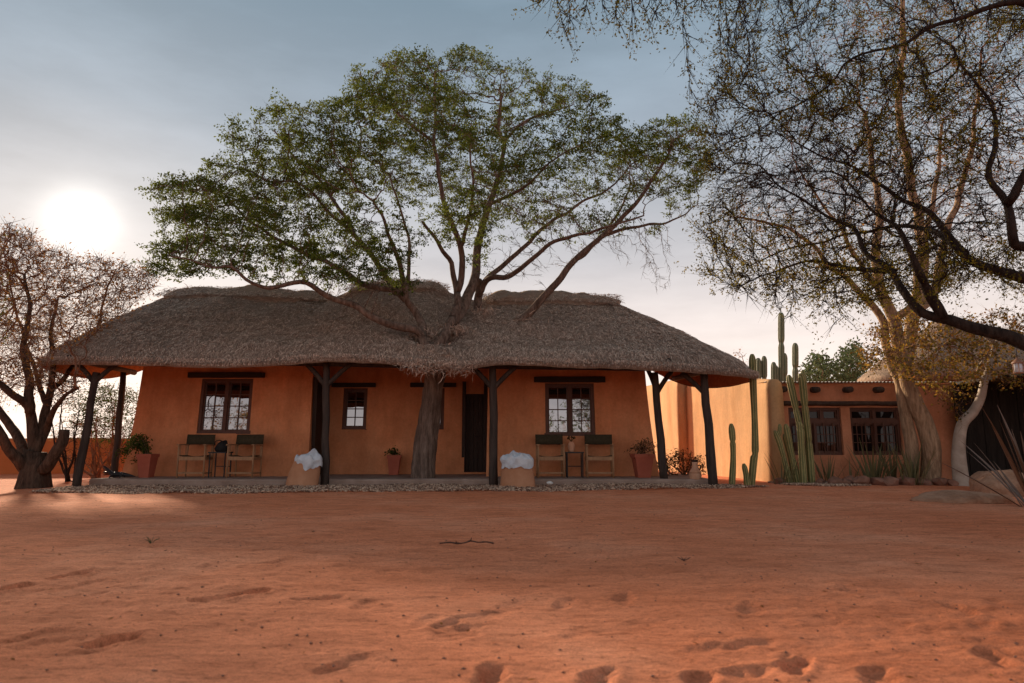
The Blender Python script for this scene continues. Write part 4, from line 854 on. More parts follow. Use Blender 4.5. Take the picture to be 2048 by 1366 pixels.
# the furrowed bole that stands on the veranda
z = np.linspace(0.05, 3.0, 46); xx = np.interp(z, [0, 0.3, 1.0, 1.7, 2.3, 3.0], [-2.04, -2.04, -2.0, -1.92, -1.86, -1.80]); yy = np.full(46, 16.03)
rr = np.interp(z, [0, 0.15, 0.5, 1.2, 2.0, 2.6, 3.0], [0.285, 0.275, 0.265, 0.25, 0.24, 0.25, 0.27])
def bolef(i, a):
    tw = a + i * 0.018; q = np.stack(np.broadcast_arrays(np.cos(tw) * 2.0, np.sin(tw) * 2.0, i * 0.06 + 0 * a), -1); sh = q.shape[:2]
    return 1 + 0.10 * np.cos(3 * tw + 0.5) + 0.16 * vnoise(q.reshape(-1, 3), 2.2, 3).reshape(sh) + 0.05 * vnoise(q.reshape(-1, 3) * np.array((1, 1, 2.5)), 5, 4).reshape(sh)
bole = cprt(MB().tube(np.c_[xx, yy, z], rr * 0.93, 56, True, fn=bolef).build('bole', M['bark'], None, True))

# ------------------------------------------------------------------ left thorn tree
lb = np.array((on_ground(66, 975)[0], 14.9, 0.0)); lb = np.array((at(66, 972, 14.9)[0], 14.9, -0.05))
def lp(*pts): return [at(u, v, Y) for u, v, Y in pts]
limbs = [
    ([lb, *lp((67, 930, 14.9), (69, 900, 14.9))], 0.27, 0.17),
    (lp((69, 905, 14.9), (70, 896, 14.9), (66, 850, 14.9), (59, 821, 14.8), (39, 798, 14.6), (18, 780, 14.4), (-30, 740, 14.2), (-60, 680, 14.0)), 0.13, 0.035),
    (lp((60, 945, 14.9), (41, 930, 14.7), (14, 890, 14.4), (-6, 858, 14.2), (-50, 800, 13.9)), 0.14, 0.05),
    (lp((62, 925, 14.9), (48, 905, 15.1), (30, 872, 15.4), (14, 843, 15.6), (-8, 806, 15.8), (-40, 740, 16.0), (-60, 640, 16.0)), 0.12, 0.04),
    (lp((72, 900, 14.9), (82, 872, 15.0), (88, 839, 15.1), (92, 807, 15.2), (100, 782, 15.4), (110, 730, 15.5), (100, 660, 15.6), (120, 590, 15.6)), 0.11, 0.025),
    (lp((60, 825, 14.8), (62, 790, 14.8), (57, 755, 14.9), (50, 690, 14.9), (60, 620, 15.0), (50, 550, 15.0)), 0.10, 0.03),
    (lp((78, 885, 15.0), (91, 862, 15.0), (100, 837, 14.8), (113, 812, 14.6), (136, 791, 14.4), (156, 773, 14.3)), 0.09, 0.03),
    (lp((100, 782, 15.4), (150, 730, 16.0), (190, 660, 16.6), (210, 590, 17.0), (230, 550, 17.2)), 0.06, 0.02),
    (lp((92, 807, 15.2), (70, 740, 16.2), (40, 650, 17.0), (20, 560, 17.4)), 0.06, 0.02),
]
lcrown = [(-480, 380), (-300, 400), (-140, 450), (-40, 455), (20, 448), (50, 440), (85, 478), (130, 500), (165, 520), (205, 508), (250, 520), (300, 535), (325, 560), (300, 595), (230, 640), (160, 690), (110, 720), (170, 760), (160, 800), (110, 790), (60, 770), (0, 800), (-140, 800), (-400, 780)]
att = crown_points(lcrown, 8500, 15.6, 3.0, np.random.default_rng(21), 0.1)
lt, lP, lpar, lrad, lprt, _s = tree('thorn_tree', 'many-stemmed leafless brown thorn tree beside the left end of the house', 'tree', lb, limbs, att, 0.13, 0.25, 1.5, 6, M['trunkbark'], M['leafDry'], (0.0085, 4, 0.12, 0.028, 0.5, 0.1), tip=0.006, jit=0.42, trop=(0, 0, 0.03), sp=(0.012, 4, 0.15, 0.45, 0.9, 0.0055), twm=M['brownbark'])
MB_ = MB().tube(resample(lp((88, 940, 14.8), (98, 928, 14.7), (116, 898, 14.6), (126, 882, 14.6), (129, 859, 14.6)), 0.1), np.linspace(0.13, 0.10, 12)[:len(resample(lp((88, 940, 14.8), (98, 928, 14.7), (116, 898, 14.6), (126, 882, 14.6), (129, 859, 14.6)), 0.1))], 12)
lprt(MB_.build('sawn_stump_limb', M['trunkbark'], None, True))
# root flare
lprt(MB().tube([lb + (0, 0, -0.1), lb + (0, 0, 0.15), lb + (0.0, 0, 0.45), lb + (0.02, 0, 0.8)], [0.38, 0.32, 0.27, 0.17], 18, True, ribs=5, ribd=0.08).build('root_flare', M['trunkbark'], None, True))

# shrubs and light trees behind the left posts
def bush_px(name, label, cat, base_px, Y, poly, n, depth, seed, bark, leafm, lv, stems, step=0.12, kill=0.26, tip=0.005, jit=0.4, group=None, clump=None):
    b = at(base_px[0], base_px[1], Y); b[2] = 0.0
    r = np.random.default_rng(seed); att = crown_points(poly, n, Y, depth, r)
    ls = []
    for k in range(stems):
        tgt = att[r.integers(0, len(att))]; mid_ = b + (tgt - b) * 0.5 + r.normal(0, 0.12, 3); ls.append(([b + r.normal(0, 0.05, 3) * (1, 1, 0), mid_, tgt], 0.035, 0.01))
    return tree(name, label, cat, b, ls, att, step, kill, 1.6, seed, bark, leafm, lv, tip=tip, jit=jit, group=group, clump=clump, sp=(0.009, 2, 0.1, 0.3, 0.9, 0.004))
bush_px('feathery_tree', 'light yellow-green feathery tree behind the left veranda posts', 'tree', (215, 948), 21.0, [(130, 800), (170, 775), (215, 765), (270, 772), (300, 800), (300, 860), (260, 880), (200, 885), (140, 870)], 1500, 1.6, 31, M['brownbark'], M['leafP'], (0.009, 8, 0.10, 0.036, 0.4, 0.2), 7)
bush_px('dry_shrub', 'tangled dry shrub in front of the orange garden wall', 'shrub', (190, 952), 18.6, [(100, 860), (150, 835), (200, 830), (255, 850), (275, 900), (250, 945), (170, 950), (110, 940)], 1100, 0.9, 33, M['brownbark'], M['leafDry'], (0.007, 1, 0.06, 0.02, 0.5, 0.1), 9, step=0.10, kill=0.22)
bush_px('thin_shrub', 'thin bare shrub between the thorn tree and the first post', 'shrub', (138, 955), 17.2, [(100, 800), (150, 790), (170, 860), (160, 940), (120, 940), (95, 880)], 260, 0.6, 35, M['darkbark'], M['leafDry'], (0.007, 1, 0.05, 0.018, 0.5, 0.1), 5, step=0.10, kill=0.22)

# ------------------------------------------------------------------ dark thorn tree reaching in from the right (its bole stands outside the frame)
db = np.array((7.6, 7.8, -0.1))
limbs = [
    ([db, (7.5, 7.8, 1.0), (7.2, 7.8, 1.75), *px((2075, 700, 8.0), (2048, 686, 8.0), (1980, 661, 8.0), (1903, 640, 8.1), (1852, 628, 8.2), (1821, 594, 8.3), (1791, 543, 8.5), (1740, 512, 8.7), (1714, 461, 8.9), (1647, 435, 9.1), (1611, 400, 9.3), (1560, 374, 9.4), (1519, 333, 9.5))], 0.20, 0.012),
    (px((1885, 632, 8.1), (1862, 595, 8.1), (1842, 553, 8.0), (1816, 497, 8.0), (1786, 446, 8.1), (1735, 412, 8.3), (1690, 360, 8.5)), 0.07, 0.012),
    ([(7.4, 7.8, 1.2), (7.25, 7.9, 2.2), *px((2110, 570, 8.2), (2048, 560, 8.2), (1990, 543, 8.2), (1929, 507, 8.3), (1893, 466, 8.4), (1852, 420, 8.5), (1791, 394, 8.7), (1740, 359, 8.9), (1698, 328, 9.1), (1640, 310, 9.3), (1590, 285, 9.5))], 0.14, 0.012),
    ([(7.25, 7.9, 2.2), *px((2120, 500, 8.0), (2048, 492, 7.8), (2021, 480, 7.7), (2011, 410, 7.7), (1978, 333, 7.8), (1990, 256, 7.9), (1980, 205, 8.0), (1945, 165, 8.1), (1900, 90, 8.2))], 0.11, 0.015),
    ([(7.25, 7.9, 2.2), (7.2, 7.6, 3.6), *px((2150, 60, 7.3), (2048, 8, 7.3), (1985, 13, 7.4), (1919, 36, 7.5), (1862, 51, 7.6), (1816, 87, 7.7), (1740, 102, 7.9), (1688, 128, 8.1), (1665, 164, 8.2), (1596, 210, 8.5), (1545, 228, 8.7))], 0.13, 0.010),
    ([(7.2, 7.6, 3.8), *px((2150, -120, 7.0), (1900, -130, 7.0), (1650, -110, 7.1), (1400, -80, 7.2), (1180, -40, 7.3), (1090, -5, 7.4))], 0.10, 0.012),
    (px((2011, 410, 7.7), (2060, 330, 7.5), (2080, 230, 7.3)), 0.06, 0.02),
    (px((1929, 507, 8.3), (1870, 470, 8.9), (1800, 450, 9.5), (1700, 470, 10.0), (1600, 490, 10.3), (1520, 520, 10.5)), 0.05, 0.012),
    (px((1791, 543, 8.5), (1700, 535, 8.9), (1620, 520, 9.2), (1540, 545, 9.4), (1480, 570, 9.5)), 0.04, 0.01),
]
dcrown = [(1400, 260), (1410, 180), (1440, 110), (1470, 40), (1500, -60), (1800, -160), (2150, -160), (2180, 600), (2060, 600), (1960, 560), (1870, 600), (1780, 600), (1680, 620), (1600, 600), (1540, 620), (1500, 600), (1440, 590), (1375, 560), (1420, 500), (1385, 440), (1430, 380), (1390, 320)]
rD = np.random.default_rng(41)
att = np.vstack([crown_points(dcrown, 7800, 9.2, 2.3, rD, 0.0, (0.5, -0.3, 2.0)), crown_points([(1040, 5), (1120, -60), (1460, -60), (1440, 60), (1330, 70), (1260, 95), (1200, 40), (1130, 90), (1100, 20)], 230, 7.3, 0.5, rD), crown_points([(1500, 600), (1700, 600), (1690, 660), (1560, 650)], 60, 9.4, 0.5, rD)])
dt_, dP, dpar, drad, dprt, dsites = tree('camel_thorn_tree', 'dark sparse thorn tree reaching in from the right edge', 'tree', db, limbs, att, 0.13, 0.23, 1.3, 9, M['darkbark'], M['leafD'], None, tip=0.0048, jit=0.14, trop=(-0.12, 0, 0.0), split=0.02, sp=(0.012, 4, 0.15, 0.5, 0.42, 0.005), tap=1.7)
rL = np.random.default_rng(43)
site_leaves(dprt, dsites, 0.6, 6, 0.032, 0.019, 0.45, M['leafD'], rL, (0.42, -0.05))

# ------------------------------------------------------------------ tall pale tree in front of the annex
pb = at(1838, 925, 15.9); pb[2] = -0.05
limbs = [
    ([pb + (0.24, 0, 0), *px((1856, 890, 15.9), (1832, 800, 15.9), (1815, 748, 15.95), (1800, 690, 16.0), (1790, 640, 16.0), (1765, 590, 16.0), (1750, 512, 16.0), (1758, 430, 16.0), (1745, 330, 16.0), (1730, 220, 16.0))], 0.22, 0.04),
    ([pb + (-0.22, 0.05, 0), *px((1822, 890, 16.0), (1805, 790, 16.1), (1790, 740, 16.2), (1775, 690, 16.3), (1760, 635, 16.3), (1698, 563, 16.4), (1647, 517, 16.5), (1601, 471, 16.6), (1535, 446, 16.7), (1460, 430, 16.8))], 0.16, 0.02),
    (px((1812, 735, 16.0), (1825, 640, 16.3), (1845, 560, 16.5), (1847, 512, 16.6), (1837, 435, 16.6), (1810, 300, 16.6), (1801, 230, 16.6), (1806, 77, 16.5), (1800, -60, 16.5)), 0.16, 0.05),
    (px((1825, 640, 16.3), (1865, 580, 16.8), (1880, 530, 17.0), (1903, 435, 17.2), (1929, 358, 17.3), (1950, 250, 17.4), (1960, 120, 17.4)), 0.13, 0.03),
    (px((1790, 640, 16.0), (1830, 600, 15.6), (1835, 520, 15.5), (1870, 400, 15.4), (1880, 250, 15.3)), 0.10, 0.03),
    (px((1765, 590, 16.0), (1720, 530, 15.8), (1690, 470, 15.7), (1640, 400, 15.6), (1600, 340, 15.5)), 0.07, 0.02),
]
pcrown = [(1430, 420), (1480, 330), (1530, 260), (1560, 120), (1650, 40), (1700, -80), (2000, -120), (2120, 0), (2120, 500), (2000, 560), (1900, 560), (1700, 540), (1600, 560), (1500, 560), (1440, 500)]
att = crown_points(pcrown, 3000, 16.6, 3.0, np.random.default_rng(51))
tree('pale_barked_tree', 'tall pale-barked tree with twin stems standing in front of the annex', 'tree', pb, limbs, att, 0.17, 0.38, 2.0, 12, M['palebark'], M['leafY'], (0.0095, 5, 0.14, 0.036, 0.5, 0.2), tip=0.0062, jit=0.32, clump=(0.35, -0.1), split=0.03, sp=(0.012, 2, 0.15, 0.5, 0.8, 0.005), twm=M['brownbark'])

# ------------------------------------------------------------------ white-stemmed tree with yellowing leaves
wb = at(1921, 950, 15.6); wb[2] = -0.03
wl = px((1917, 905, 15.6), (1924, 850, 15.6), (1946, 824, 15.6), (1961, 796, 15.55), (1969, 762, 15.5), (1978, 738, 15.5), (1991, 690, 15.4), (2022, 657, 15.3))
limbs = [([wb, *wl], 0.12, 0.03), (px((1968, 768, 15.5), (1958, 750, 15.4), (1957, 732, 15.3), (1970, 715, 15.2)), 0.05, 0.02),
         (px((1978, 738, 15.5), (1930, 700, 15.2), (1860, 690, 15.0), (1790, 700, 14.9)), 0.04, 0.01), (px((1991, 690, 15.4), (1940, 650, 15.6), (1860, 640, 15.7), (1760, 660, 15.8)), 0.04, 0.01), (px((2022, 657, 15.3), (2060, 690, 15.0), (2090, 740, 14.8)), 0.03, 0.01), (px((1975, 745, 15.5), (2010, 735, 15.2), (2050, 750, 15.0)), 0.03, 0.01)]
wcrown = [(1705, 700), (1740, 650), (1800, 620), (1900, 630), (2000, 620), (2110, 610), (2110, 790), (2040, 785), (1980, 765), (1930, 775), (1880, 800), (1830, 775), (1780, 745), (1730, 745)]
att = crown_points(wcrown, 1300, 15.2, 1.3, np.random.default_rng(61))
wt, wP, wpar, wrad, wprt, _s = tree('white_stemmed_tree', 'leaning smooth white stem with a tangled crown of yellowing leaves', 'tree', wb, limbs, att, 0.10, 0.20, 1.2, 14, M['whitebark'], M['leafY'], (0.0085, 5, 0.10, 0.034, 0.65, 0.2), tip=0.0045, jit=0.4, split=0.018, sp=(0.009, 3, 0.12, 0.45, 0.9, 0.004), twm=M['brownbark'])
q = resample([wb, *wl], 0.06); k = len(q)
wprt(MB().tube(q[:int(k * .8)], np.interp(np.arange(int(k * .8)) / k, [0, 0.04, 0.12, 0.25, 0.45, 0.6, 0.8], [0.19, 0.165, 0.155, 0.13, 0.105, 0.085, 0.06]), 16, True).build('swollen_stem', M['whitebark'], None, True))

# ------------------------------------------------------------------ trees beyond the annex and behind the photographer (seen in the window panes), and one added for shade
def far_tree(label, px_, base_y, Y, poly, n, seed, leafm, size, per, depth, group='grey-green trees beyond the annex'):
    b = at(px_, base_y, Y); b[2] = 0.0; r = np.random.default_rng(seed); att = crown_points(poly, n, Y, depth, r)
    top_ = att[np.argmax(att[:, 2])]
    return tree('leafy_tree', label, 'tree', b, [([b, b + (top_ - b) * 0.5, b + (top_ - b) * 0.8], 0.14, 0.03)], att, 0.25, 0.4, 4.0, seed, M['brownbark'], leafm, (0.014, per, 0.16, size, 0.5, 0.1), tip=0.008, group=group)
far_tree('rounded grey-green tree nearest the tall background cactus', 1640, 900, 30, [(1600, 770), (1605, 735), (1630, 700), (1660, 715), (1675, 770)], 420, 71, M['leafG'], 0.085, 16, 2.0)
far_tree('taller grey-green tree between the rounded one and the hut', 1690, 900, 32, [(1655, 770), (1660, 730), (1690, 690), (1715, 680), (1735, 710), (1745, 770)], 520, 72, M['leafG'], 0.085, 16, 2.2)
far_tree('thin wispy treetop just above the right end of the roof', 1480, 900, 30, [(1455, 760), (1458, 705), (1480, 688), (1505, 705), (1500, 760)], 110, 73, M['leafDry'], 0.05, 2, 1.0)
def back_tree(label, base, h, w, seed, leafm, n_=700, group='trees on the near side of the yard'):
    r = np.random.default_rng(seed); att = []
    while len(att) < n_:
        p = r.uniform(-1, 1, 3)
        if p @ p < 1: att.append(np.array(base) + np.array((0, 0, h * 0.62)) + p * np.array((w, w, h * 0.4)))
    b = np.array(base, float)
    tree('yard_tree', label, 'tree', b, [([b, b + (0.1, 0, h * .25), b + (0, 0.1, h * .5)], 0.2, 0.06)], np.array(att), 0.25, 0.5, 4, seed, M['brownbark'], leafm, (0.014, 6, 0.14, 0.08, 0.5, 0.1), tip=0.008, group=group)
back_tree('bushy yellow-green tree mirrored in the left wing window', (-17.6, -10, 0), 8.2, 2.6, 81, M['leafY'])
back_tree('green tree mirrored at the left side of the right wing window', (2.4, -12, 0), 7.6, 1.6, 82, M['leafG'])
back_tree('tall grey tree mirrored at the right side of the right wing window', (5.2, -11, 0), 10.5, 1.9, 83, M['leafG'])
back_tree('broad unseen tree added beyond the left edge to shade the yard', (-19.3, 20.5, 0), 9.4, 3.7, 84, M['leafA'], 1300, 'unseen trees added for shade')  # added out of view to keep the low sun off the left ground
# ------------------------------------------------------------------ director's chairs
ZF = 0.15
def make_chair(name, loc, rz, label, slats, group='folding director chairs on the veranda'):
    c = empty(name, loc, rz); tag(c, label, 'chair', group); hw = 0.30; yf, yb = -0.24, 0.24
    for x in (-hw, hw):
        for y, top_ in ((yf, 0.74), (yb, 0.98)):
            m = MB().tube([(x, y, 0), (x, y, top_ * .5), (x, y + (0.05 if y == yb else 0), top_)], [0.019, 0.022, 0.02], 8); m.build('leg', M['teak'], c, True)
        MB().box((x, 0.0, 0.755), (0.062, 0.60, 0.028)).build('armrest', M['teak'], c)
        MB().box((x, 0.0, 0.44), (0.032, 0.46, 0.05)).build('side_rail', M['teak'], c); MB().box((x, 0.0, 0.10), (0.028, 0.46, 0.035)).build('stretcher', M['teak'], c)
        for k in range(slats): MB().tube([(x, -0.14 + k * 0.30 / max(1, slats - 1), 0.46), (x, -0.14 + k * 0.30 / max(1, slats - 1), 0.745)], 0.010, 6).build('slat', M['teak'], c)
    for y, z in ((yf, 0.44), (yf, 0.11), (yb, 0.44)): MB().box((0, y, z), (2 * hw - 0.04, 0.028, 0.085 if z > 0.3 else 0.035)).build('cross_rail', M['teak'], c)
    # slung canvas seat and back
    n = 9; V = []; F = []
    for i in range(n):
        x = -hw + 0.02 + i * (2 * hw - 0.04) / (n - 1); sag = 0.035 * (1 - (2 * i / (n - 1) - 1) ** 2)
        for y, z in ((-0.23, 0.505), (0.23, 0.500), (0.23, 0.485), (-0.23, 0.490)): V.append((x, y, z + 0.01 - sag))
    F = [(4 * i + j, 4 * i + (j + 1) % 4, 4 * i + 4 + (j + 1) % 4, 4 * i + 4 + j) for i in range(n - 1) for j in range(4)] + [(0, 1, 2, 3), tuple(4 * (n - 1) + j for j in (3, 2, 1, 0))]
    MB().add(V, F).build('seat', M['canvas'], c, True)
    V = []
    for i in range(n):
        x = -hw - 0.028 + i * (2 * hw + 0.056) / (n - 1); sag = 0.04 * (1 - (2 * i / (n - 1) - 1) ** 2)
        for y, z in ((0.245, 0.76), (0.29, 1.0), (0.302, 1.0), (0.257, 0.76)): V.append((x, y + sag - (0.028 if i in (0, n - 1) else 0.028), z))
    MB().add(V, F).build('backrest', M['canvas'], c, True)
    return c
make_chair('director_chair', (-7.46, 16.32, ZF), 0.05, 'director chair beside the arching pot plant under the left window', 2)
make_chair('director_chair', (-6.30, 16.32, ZF), -0.03, 'director chair nearer the left white-covered mound, under the left window', 2)
make_chair('director_chair', (0.90, 16.32, ZF), 0.04, 'slat-sided director chair nearest the right white-covered mound', 4)
make_chair('director_chair', (2.06, 16.32, ZF), -0.05, 'slat-sided director chair next to the red pot by the right corner', 4)
def side_table(loc, label, w):
    t = empty('side_table', loc); tag(t, label, 'table', 'small black side tables between the chairs')
    MB().box((0, 0, 0.575), (w, 0.42, 0.03)).build('table_top', M['blackiron'], t)
    for x in (-w / 2 + 0.03, w / 2 - 0.03):
        for y in (-0.17, 0.17): MB().tube([(x, y, 0), (x, y, 0.56)], 0.016, 6).build('leg', M['blackiron'], t)
    MB().box((0, 0.17, 0.25), (w - 0.08, 0.016, 0.02)).build('rail', M['blackiron'], t)
side_table((-6.88, 16.34, ZF), 'small black side table carrying a black bag between the left chairs', 0.42)
side_table((1.47, 16.34, ZF), 'small black side table carrying a clay vase between the right chairs', 0.42)
bag = empty('black_bag', (-6.86, 16.33, ZF + 0.59)); tag(bag, 'soft black bag slumped on the left side table', 'bag')
V, F_ = ico(3); V = V.copy(); V *= (1 + 0.16 * vnoise(V, 2.2, 4) + 0.05 * vnoise(V, 6, 5))[:, None]; V[:, 2] = np.where(V[:, 2] < -0.75, -0.75, V[:, 2]); k = (V[:, 2] + 0.75) / 1.75
V[:, 0] = V[:, 0] * (1 - 0.45 * k) + 0.22 * k; V = V * np.array((0.19, 0.13, 0.155)) + np.array((0, 0, 0.117)); MB().add(V, F_).build('pouch', M['blackcloth'], bag, True)
MB().tube(resample([(-0.13, -0.1, 0.16), (-0.10, -0.13, 0.24), (0.0, -0.12, 0.27), (0.07, -0.11, 0.22)], 0.03), 0.010, 6).build('strap', M['blackcloth'], bag, True)
vase = empty('clay_vase', (1.40, 16.30, ZF + 0.59)); tag(vase, 'pinkish clay vase with dried stems on the right side table', 'vase')
MB().lathe([(0.055, 0), (0.07, 0.05), (0.085, 0.13), (0.07, 0.19), (0.05, 0.22), (0.058, 0.235), (0.04, 0.236)], 18).build('jar', M['potclay'], vase, True)
mm = MB()
for k in range(9):
    a = random.uniform(0, 6.28); l_ = random.uniform(0.12, 0.2); mm = MB().tube(resample([(0, 0, 0.2), (0.03 * math.cos(a), 0.03 * math.sin(a), 0.27), (l_ * .6 * math.cos(a), l_ * .6 * math.sin(a), 0.22 + l_ * 0.7)], 0.03), 0.004, 5)
    mm.blob((l_ * .6 * math.cos(a), l_ * .6 * math.sin(a), 0.22 + l_ * 0.7), (0.028, 0.028, 0.024), 1, 0.3, 2, k); mm.build('dried_stem', M['leafR'], vase)

# ------------------------------------------------------------------ potted plants
def square_pot(parent, h, wt, wb_, mat):
    m = MB(); wr = wt * 1.12
    for (w0, z0, w1, z1) in ((wb_, 0, wt, h * 0.84),):
        m.box((0, 0, h * 0.42), (wb_, wb_, h * 0.84), None, wt / wb_)
    m.box((0, 0, h * 0.91), (wr, wr, h * 0.15), None, 1.03)
    o = m.build('pot', mat, parent)
    MB().box((0, 0, h * 0.965), (wr * 0.86, wr * 0.86, h * 0.05)).build('soil', M['gravelbed'], parent); return o
def pot_plant(loc, label, h, wt, wb_, stems, lw, seed, mat, ang=(0, 6.28), reach=(0.3, 0.6), arch=0.35, lp_=14, mleaf=None):
    t = empty('potted_plant', loc, random.uniform(-0.1, 0.1)); tag(t, label, 'potted plant', 'terracotta pots along the veranda'); square_pot(t, h, wt, wb_, mat)
    r = np.random.default_rng(seed); pts = []; m = MB()
    for k in range(stems):
        a = r.uniform(*ang); rc = r.uniform(*reach); up_ = r.uniform(0.5, 1.2) * arch
        q = resample([(r.normal(0, .03), r.normal(0, .03), h * 0.9), (rc * 0.4 * math.cos(a), rc * .35 * math.sin(a), h + up_), (rc * math.cos(a), rc * 0.5 * math.sin(a), h + up_ * r.uniform(-0.6, 0.9))], 0.05)
        m = MB().tube(q, np.linspace(0.010, 0.004, len(q)), 5); m.build('stem', M['brownbark'], t, True)
        for p in q[2:]: pts += [p] * (lp_ if r.random() < 0.8 else 2)
    pts = np.array(pts); V, F = leaf_quads(pts + r.normal(0, 0.045, pts.shape), lw, r, 0.4); o = fast_mesh('foliage', V, F, mleaf or M['leafP'], t); tag(o, kind='stuff')
pot_plant((-8.55, 16.25, ZF), 'red pot with long arching stems at the far left of the veranda', 0.55, 0.32, 0.23, 12, 0.035, 1, M['potred'], (2.2, 4.2), (0.3, 0.75), 0.35, 7)
pot_plant((-3.02, 17.75, ZF), 'small red pot with a low plant in the recess by the trunk', 0.50, 0.31, 0.23, 8, 0.035, 2, M['potred'], (0, 6.28), (0.08, 0.22), 0.10, 6)
pot_plant((3.06, 16.25, ZF), 'wide red pot with a bare twisting plant at the right corner', 0.55, 0.42, 0.29, 9, 0.03, 3, M['potred'], (0, 6.28), (0.2, 0.5), 0.30, 4, M['leafR'])
jug = empty('clay_jug', (4.12, 15.62, 0.12)); tag(jug, 'narrow-necked clay jug with a dark mouth by the right veranda post', 'jug')
MB().lathe([(0.11, 0), (0.13, 0.04), (0.14, 0.12), (0.125, 0.19), (0.08, 0.25), (0.06, 0.31), (0.065, 0.40), (0.06, 0.42), (0.045, 0.42)], 24).build('body', M['potclay'], jug, True)
MB().lathe([(0.062, 0.395), (0.078, 0.43), (0.07, 0.45), (0.045, 0.445)], 24).build('rim', M['darkbark'], jug, True)
MB().lathe([(0.134, 0.155), (0.1385, 0.165), (0.134, 0.178)], 24).build('band', M['mound'], jug, True)
bush_px('russet_bush', 'low russet bush behind the clay jug', 'bush', (1370, 955), 17.6, [(1322, 950), (1325, 915), (1350, 900), (1390, 905), (1415, 925), (1418, 952)], 420, 0.5, 91, M['brownbark'], M['leafR'], (0.008, 7, 0.06, 0.032, 0.5, 0.1), 10, step=0.08, kill=0.16)
bush_px('corner_shrub', 'dark little shrub at the foot of the right wing corner', 'bush', (1322, 950), 17.3, [(1302, 950), (1304, 915), (1325, 905), (1345, 925), (1345, 950)], 140, 0.3, 92, M['brownbark'], M['leafP'], (0.008, 6, 0.05, 0.03, 0.5, 0.1), 5, step=0.08, kill=0.16)

# ------------------------------------------------------------------ plaster mounds with white bags
def mound(loc, label, w, h, lean, seed):
    n = 30; m = MB(); prof = [(1.0, -0.05), (1.0, 0.0), (0.965, 0.2), (0.92, 0.42), (0.86, 0.62), (0.78, 0.78), (0.64, 0.90), (0.45, 0.97), (0.2, 1.0), (0.02, 1.005)]; V = []
    a = np.linspace(0, 2 * math.pi, n, endpoint=False)
    for r_, z_ in prof: V.append(np.c_[r_ * w / 2 * np.cos(a) + lean * max(0, z_) * (1), r_ * w / 2 * 0.8 * np.sin(a), np.full(n, z_ * h)])
    V = np.concatenate(V); V[:, :2] *= (1 + 0.035 * vnoise(V, 4, seed))[:, None]; k = len(prof)
    F = [(i * n + j, i * n + (j + 1) % n, (i + 1) * n + (j + 1) % n, (i + 1) * n + j) for i in range(k - 1) for j in range(n)] + [tuple((k - 1) * n + j for j in range(n))]
    o = m.add(V, F).build('plaster_mound', M['mound'], None, True); o.location = loc; tag(o, label, 'plaster mound', 'rounded plaster mounds in the gravel')
def cover(loc, label, w, h, drop, seed, peak):
    n = 72; m = MB(); V = []; rows_ = 26
    a = np.linspace(0, 2 * math.pi, n, endpoint=False)
    for i in range(rows_):
        t = i / (rows_ - 1); rr_ = w / 2 * min(1, math.sin(min(1, t * 1.25) * math.pi / 2)); zz = h * (1 - t ** 2.2 * 1.0) - 0.02 * t
        hem = drop * 0.5 * t ** 3
        x = rr_ * np.cos(a); y = rr_ * 0.8 * np.sin(a); z_ = np.full(n, zz) - hem * (0.6 + 0.4 * np.cos(a * 3 + seed))
        Q = np.c_[x, y, z_]; cr = -0.10 * np.abs(vnoise(Q + seed, 6, seed)) - 0.05 * np.abs(vnoise(Q + seed, 13, seed + 1)) + 0.03 + 0.07 * np.exp(-((x - peak[0]) ** 2 + (y - peak[1]) ** 2) / 0.006)
        Q[:, 2] += cr; pl = np.abs(((a * 6 / 6.283 + vnoise(Q + seed, 3, seed + 4)) % 1) - 0.5) * 2; Q[:, 2] -= 0.015 * pl * t; Q[:, :2] *= (1 + 0.10 * vnoise(Q + seed, 9, seed + 2) * t - 0.03 * pl * t)[:, None]; V.append(Q)
    V = np.concatenate(V); F = [(i * n + j, (i + 1) * n + j, (i + 1) * n + (j + 1) % n, i * n + (j + 1) % n) for i in range(rows_ - 1) for j in range(n)]
    o = m.add(V, F).build('white_bag', M['bag'], None, False); o.location = loc; tag(o, label, 'bag', 'white bags over the mounds')
mound((-4.52, 14.95, 0.02), 'leaning plaster mound beside the post of the left wing', 0.70, 0.70, 0.13, 2)
mound((0.12, 14.95, 0.02), 'squat plaster mound beside the post of the right wing', 0.76, 0.66, -0.01, 5)
cover((-4.38, 14.93, 0.50), 'crumpled white bag peaked over the left mound', 0.60, 0.27, 0.12, 3, (0.08, -0.02))
cover((0.10, 14.93, 0.49), 'crumpled bluish-white bag rumpled over the right mound', 0.70, 0.25, 0.09, 8, (-0.10, -0.05))

# dark carved animal resting on the left end of the veranda floor
fig = empty('animal_carving', (-9.15, 16.1, ZF)); tag(fig, 'black carved animal with raised open snout on the left end of the veranda', 'carving')
P_ = resample([(0.42, 0.02, 0.03), (0.25, 0.0, 0.06), (0.05, 0, 0.075), (-0.10, 0, 0.08), (-0.20, 0, 0.15), (-0.29, 0, 0.235), (-0.335, 0, 0.27)], 0.02)
rr = np.interp(np.arange(len(P_)) / (len(P_) - 1), [0, 0.15, 0.35, 0.55, 0.68, 0.8, 0.92, 1], [0.006, 0.03, 0.055, 0.062, 0.05, 0.042, 0.03, 0.016])
m = MB().tube(P_, rr, 12); m.build('body', M['figure'], fig, True)
q = resample([(-0.2, 0, 0.12), (-0.28, 0, 0.13), (-0.33, 0, 0.125)], 0.02); MB().tube(q, np.linspace(0.03, 0.012, len(q)), 10).build('lower_jaw', M['figure'], fig, True)
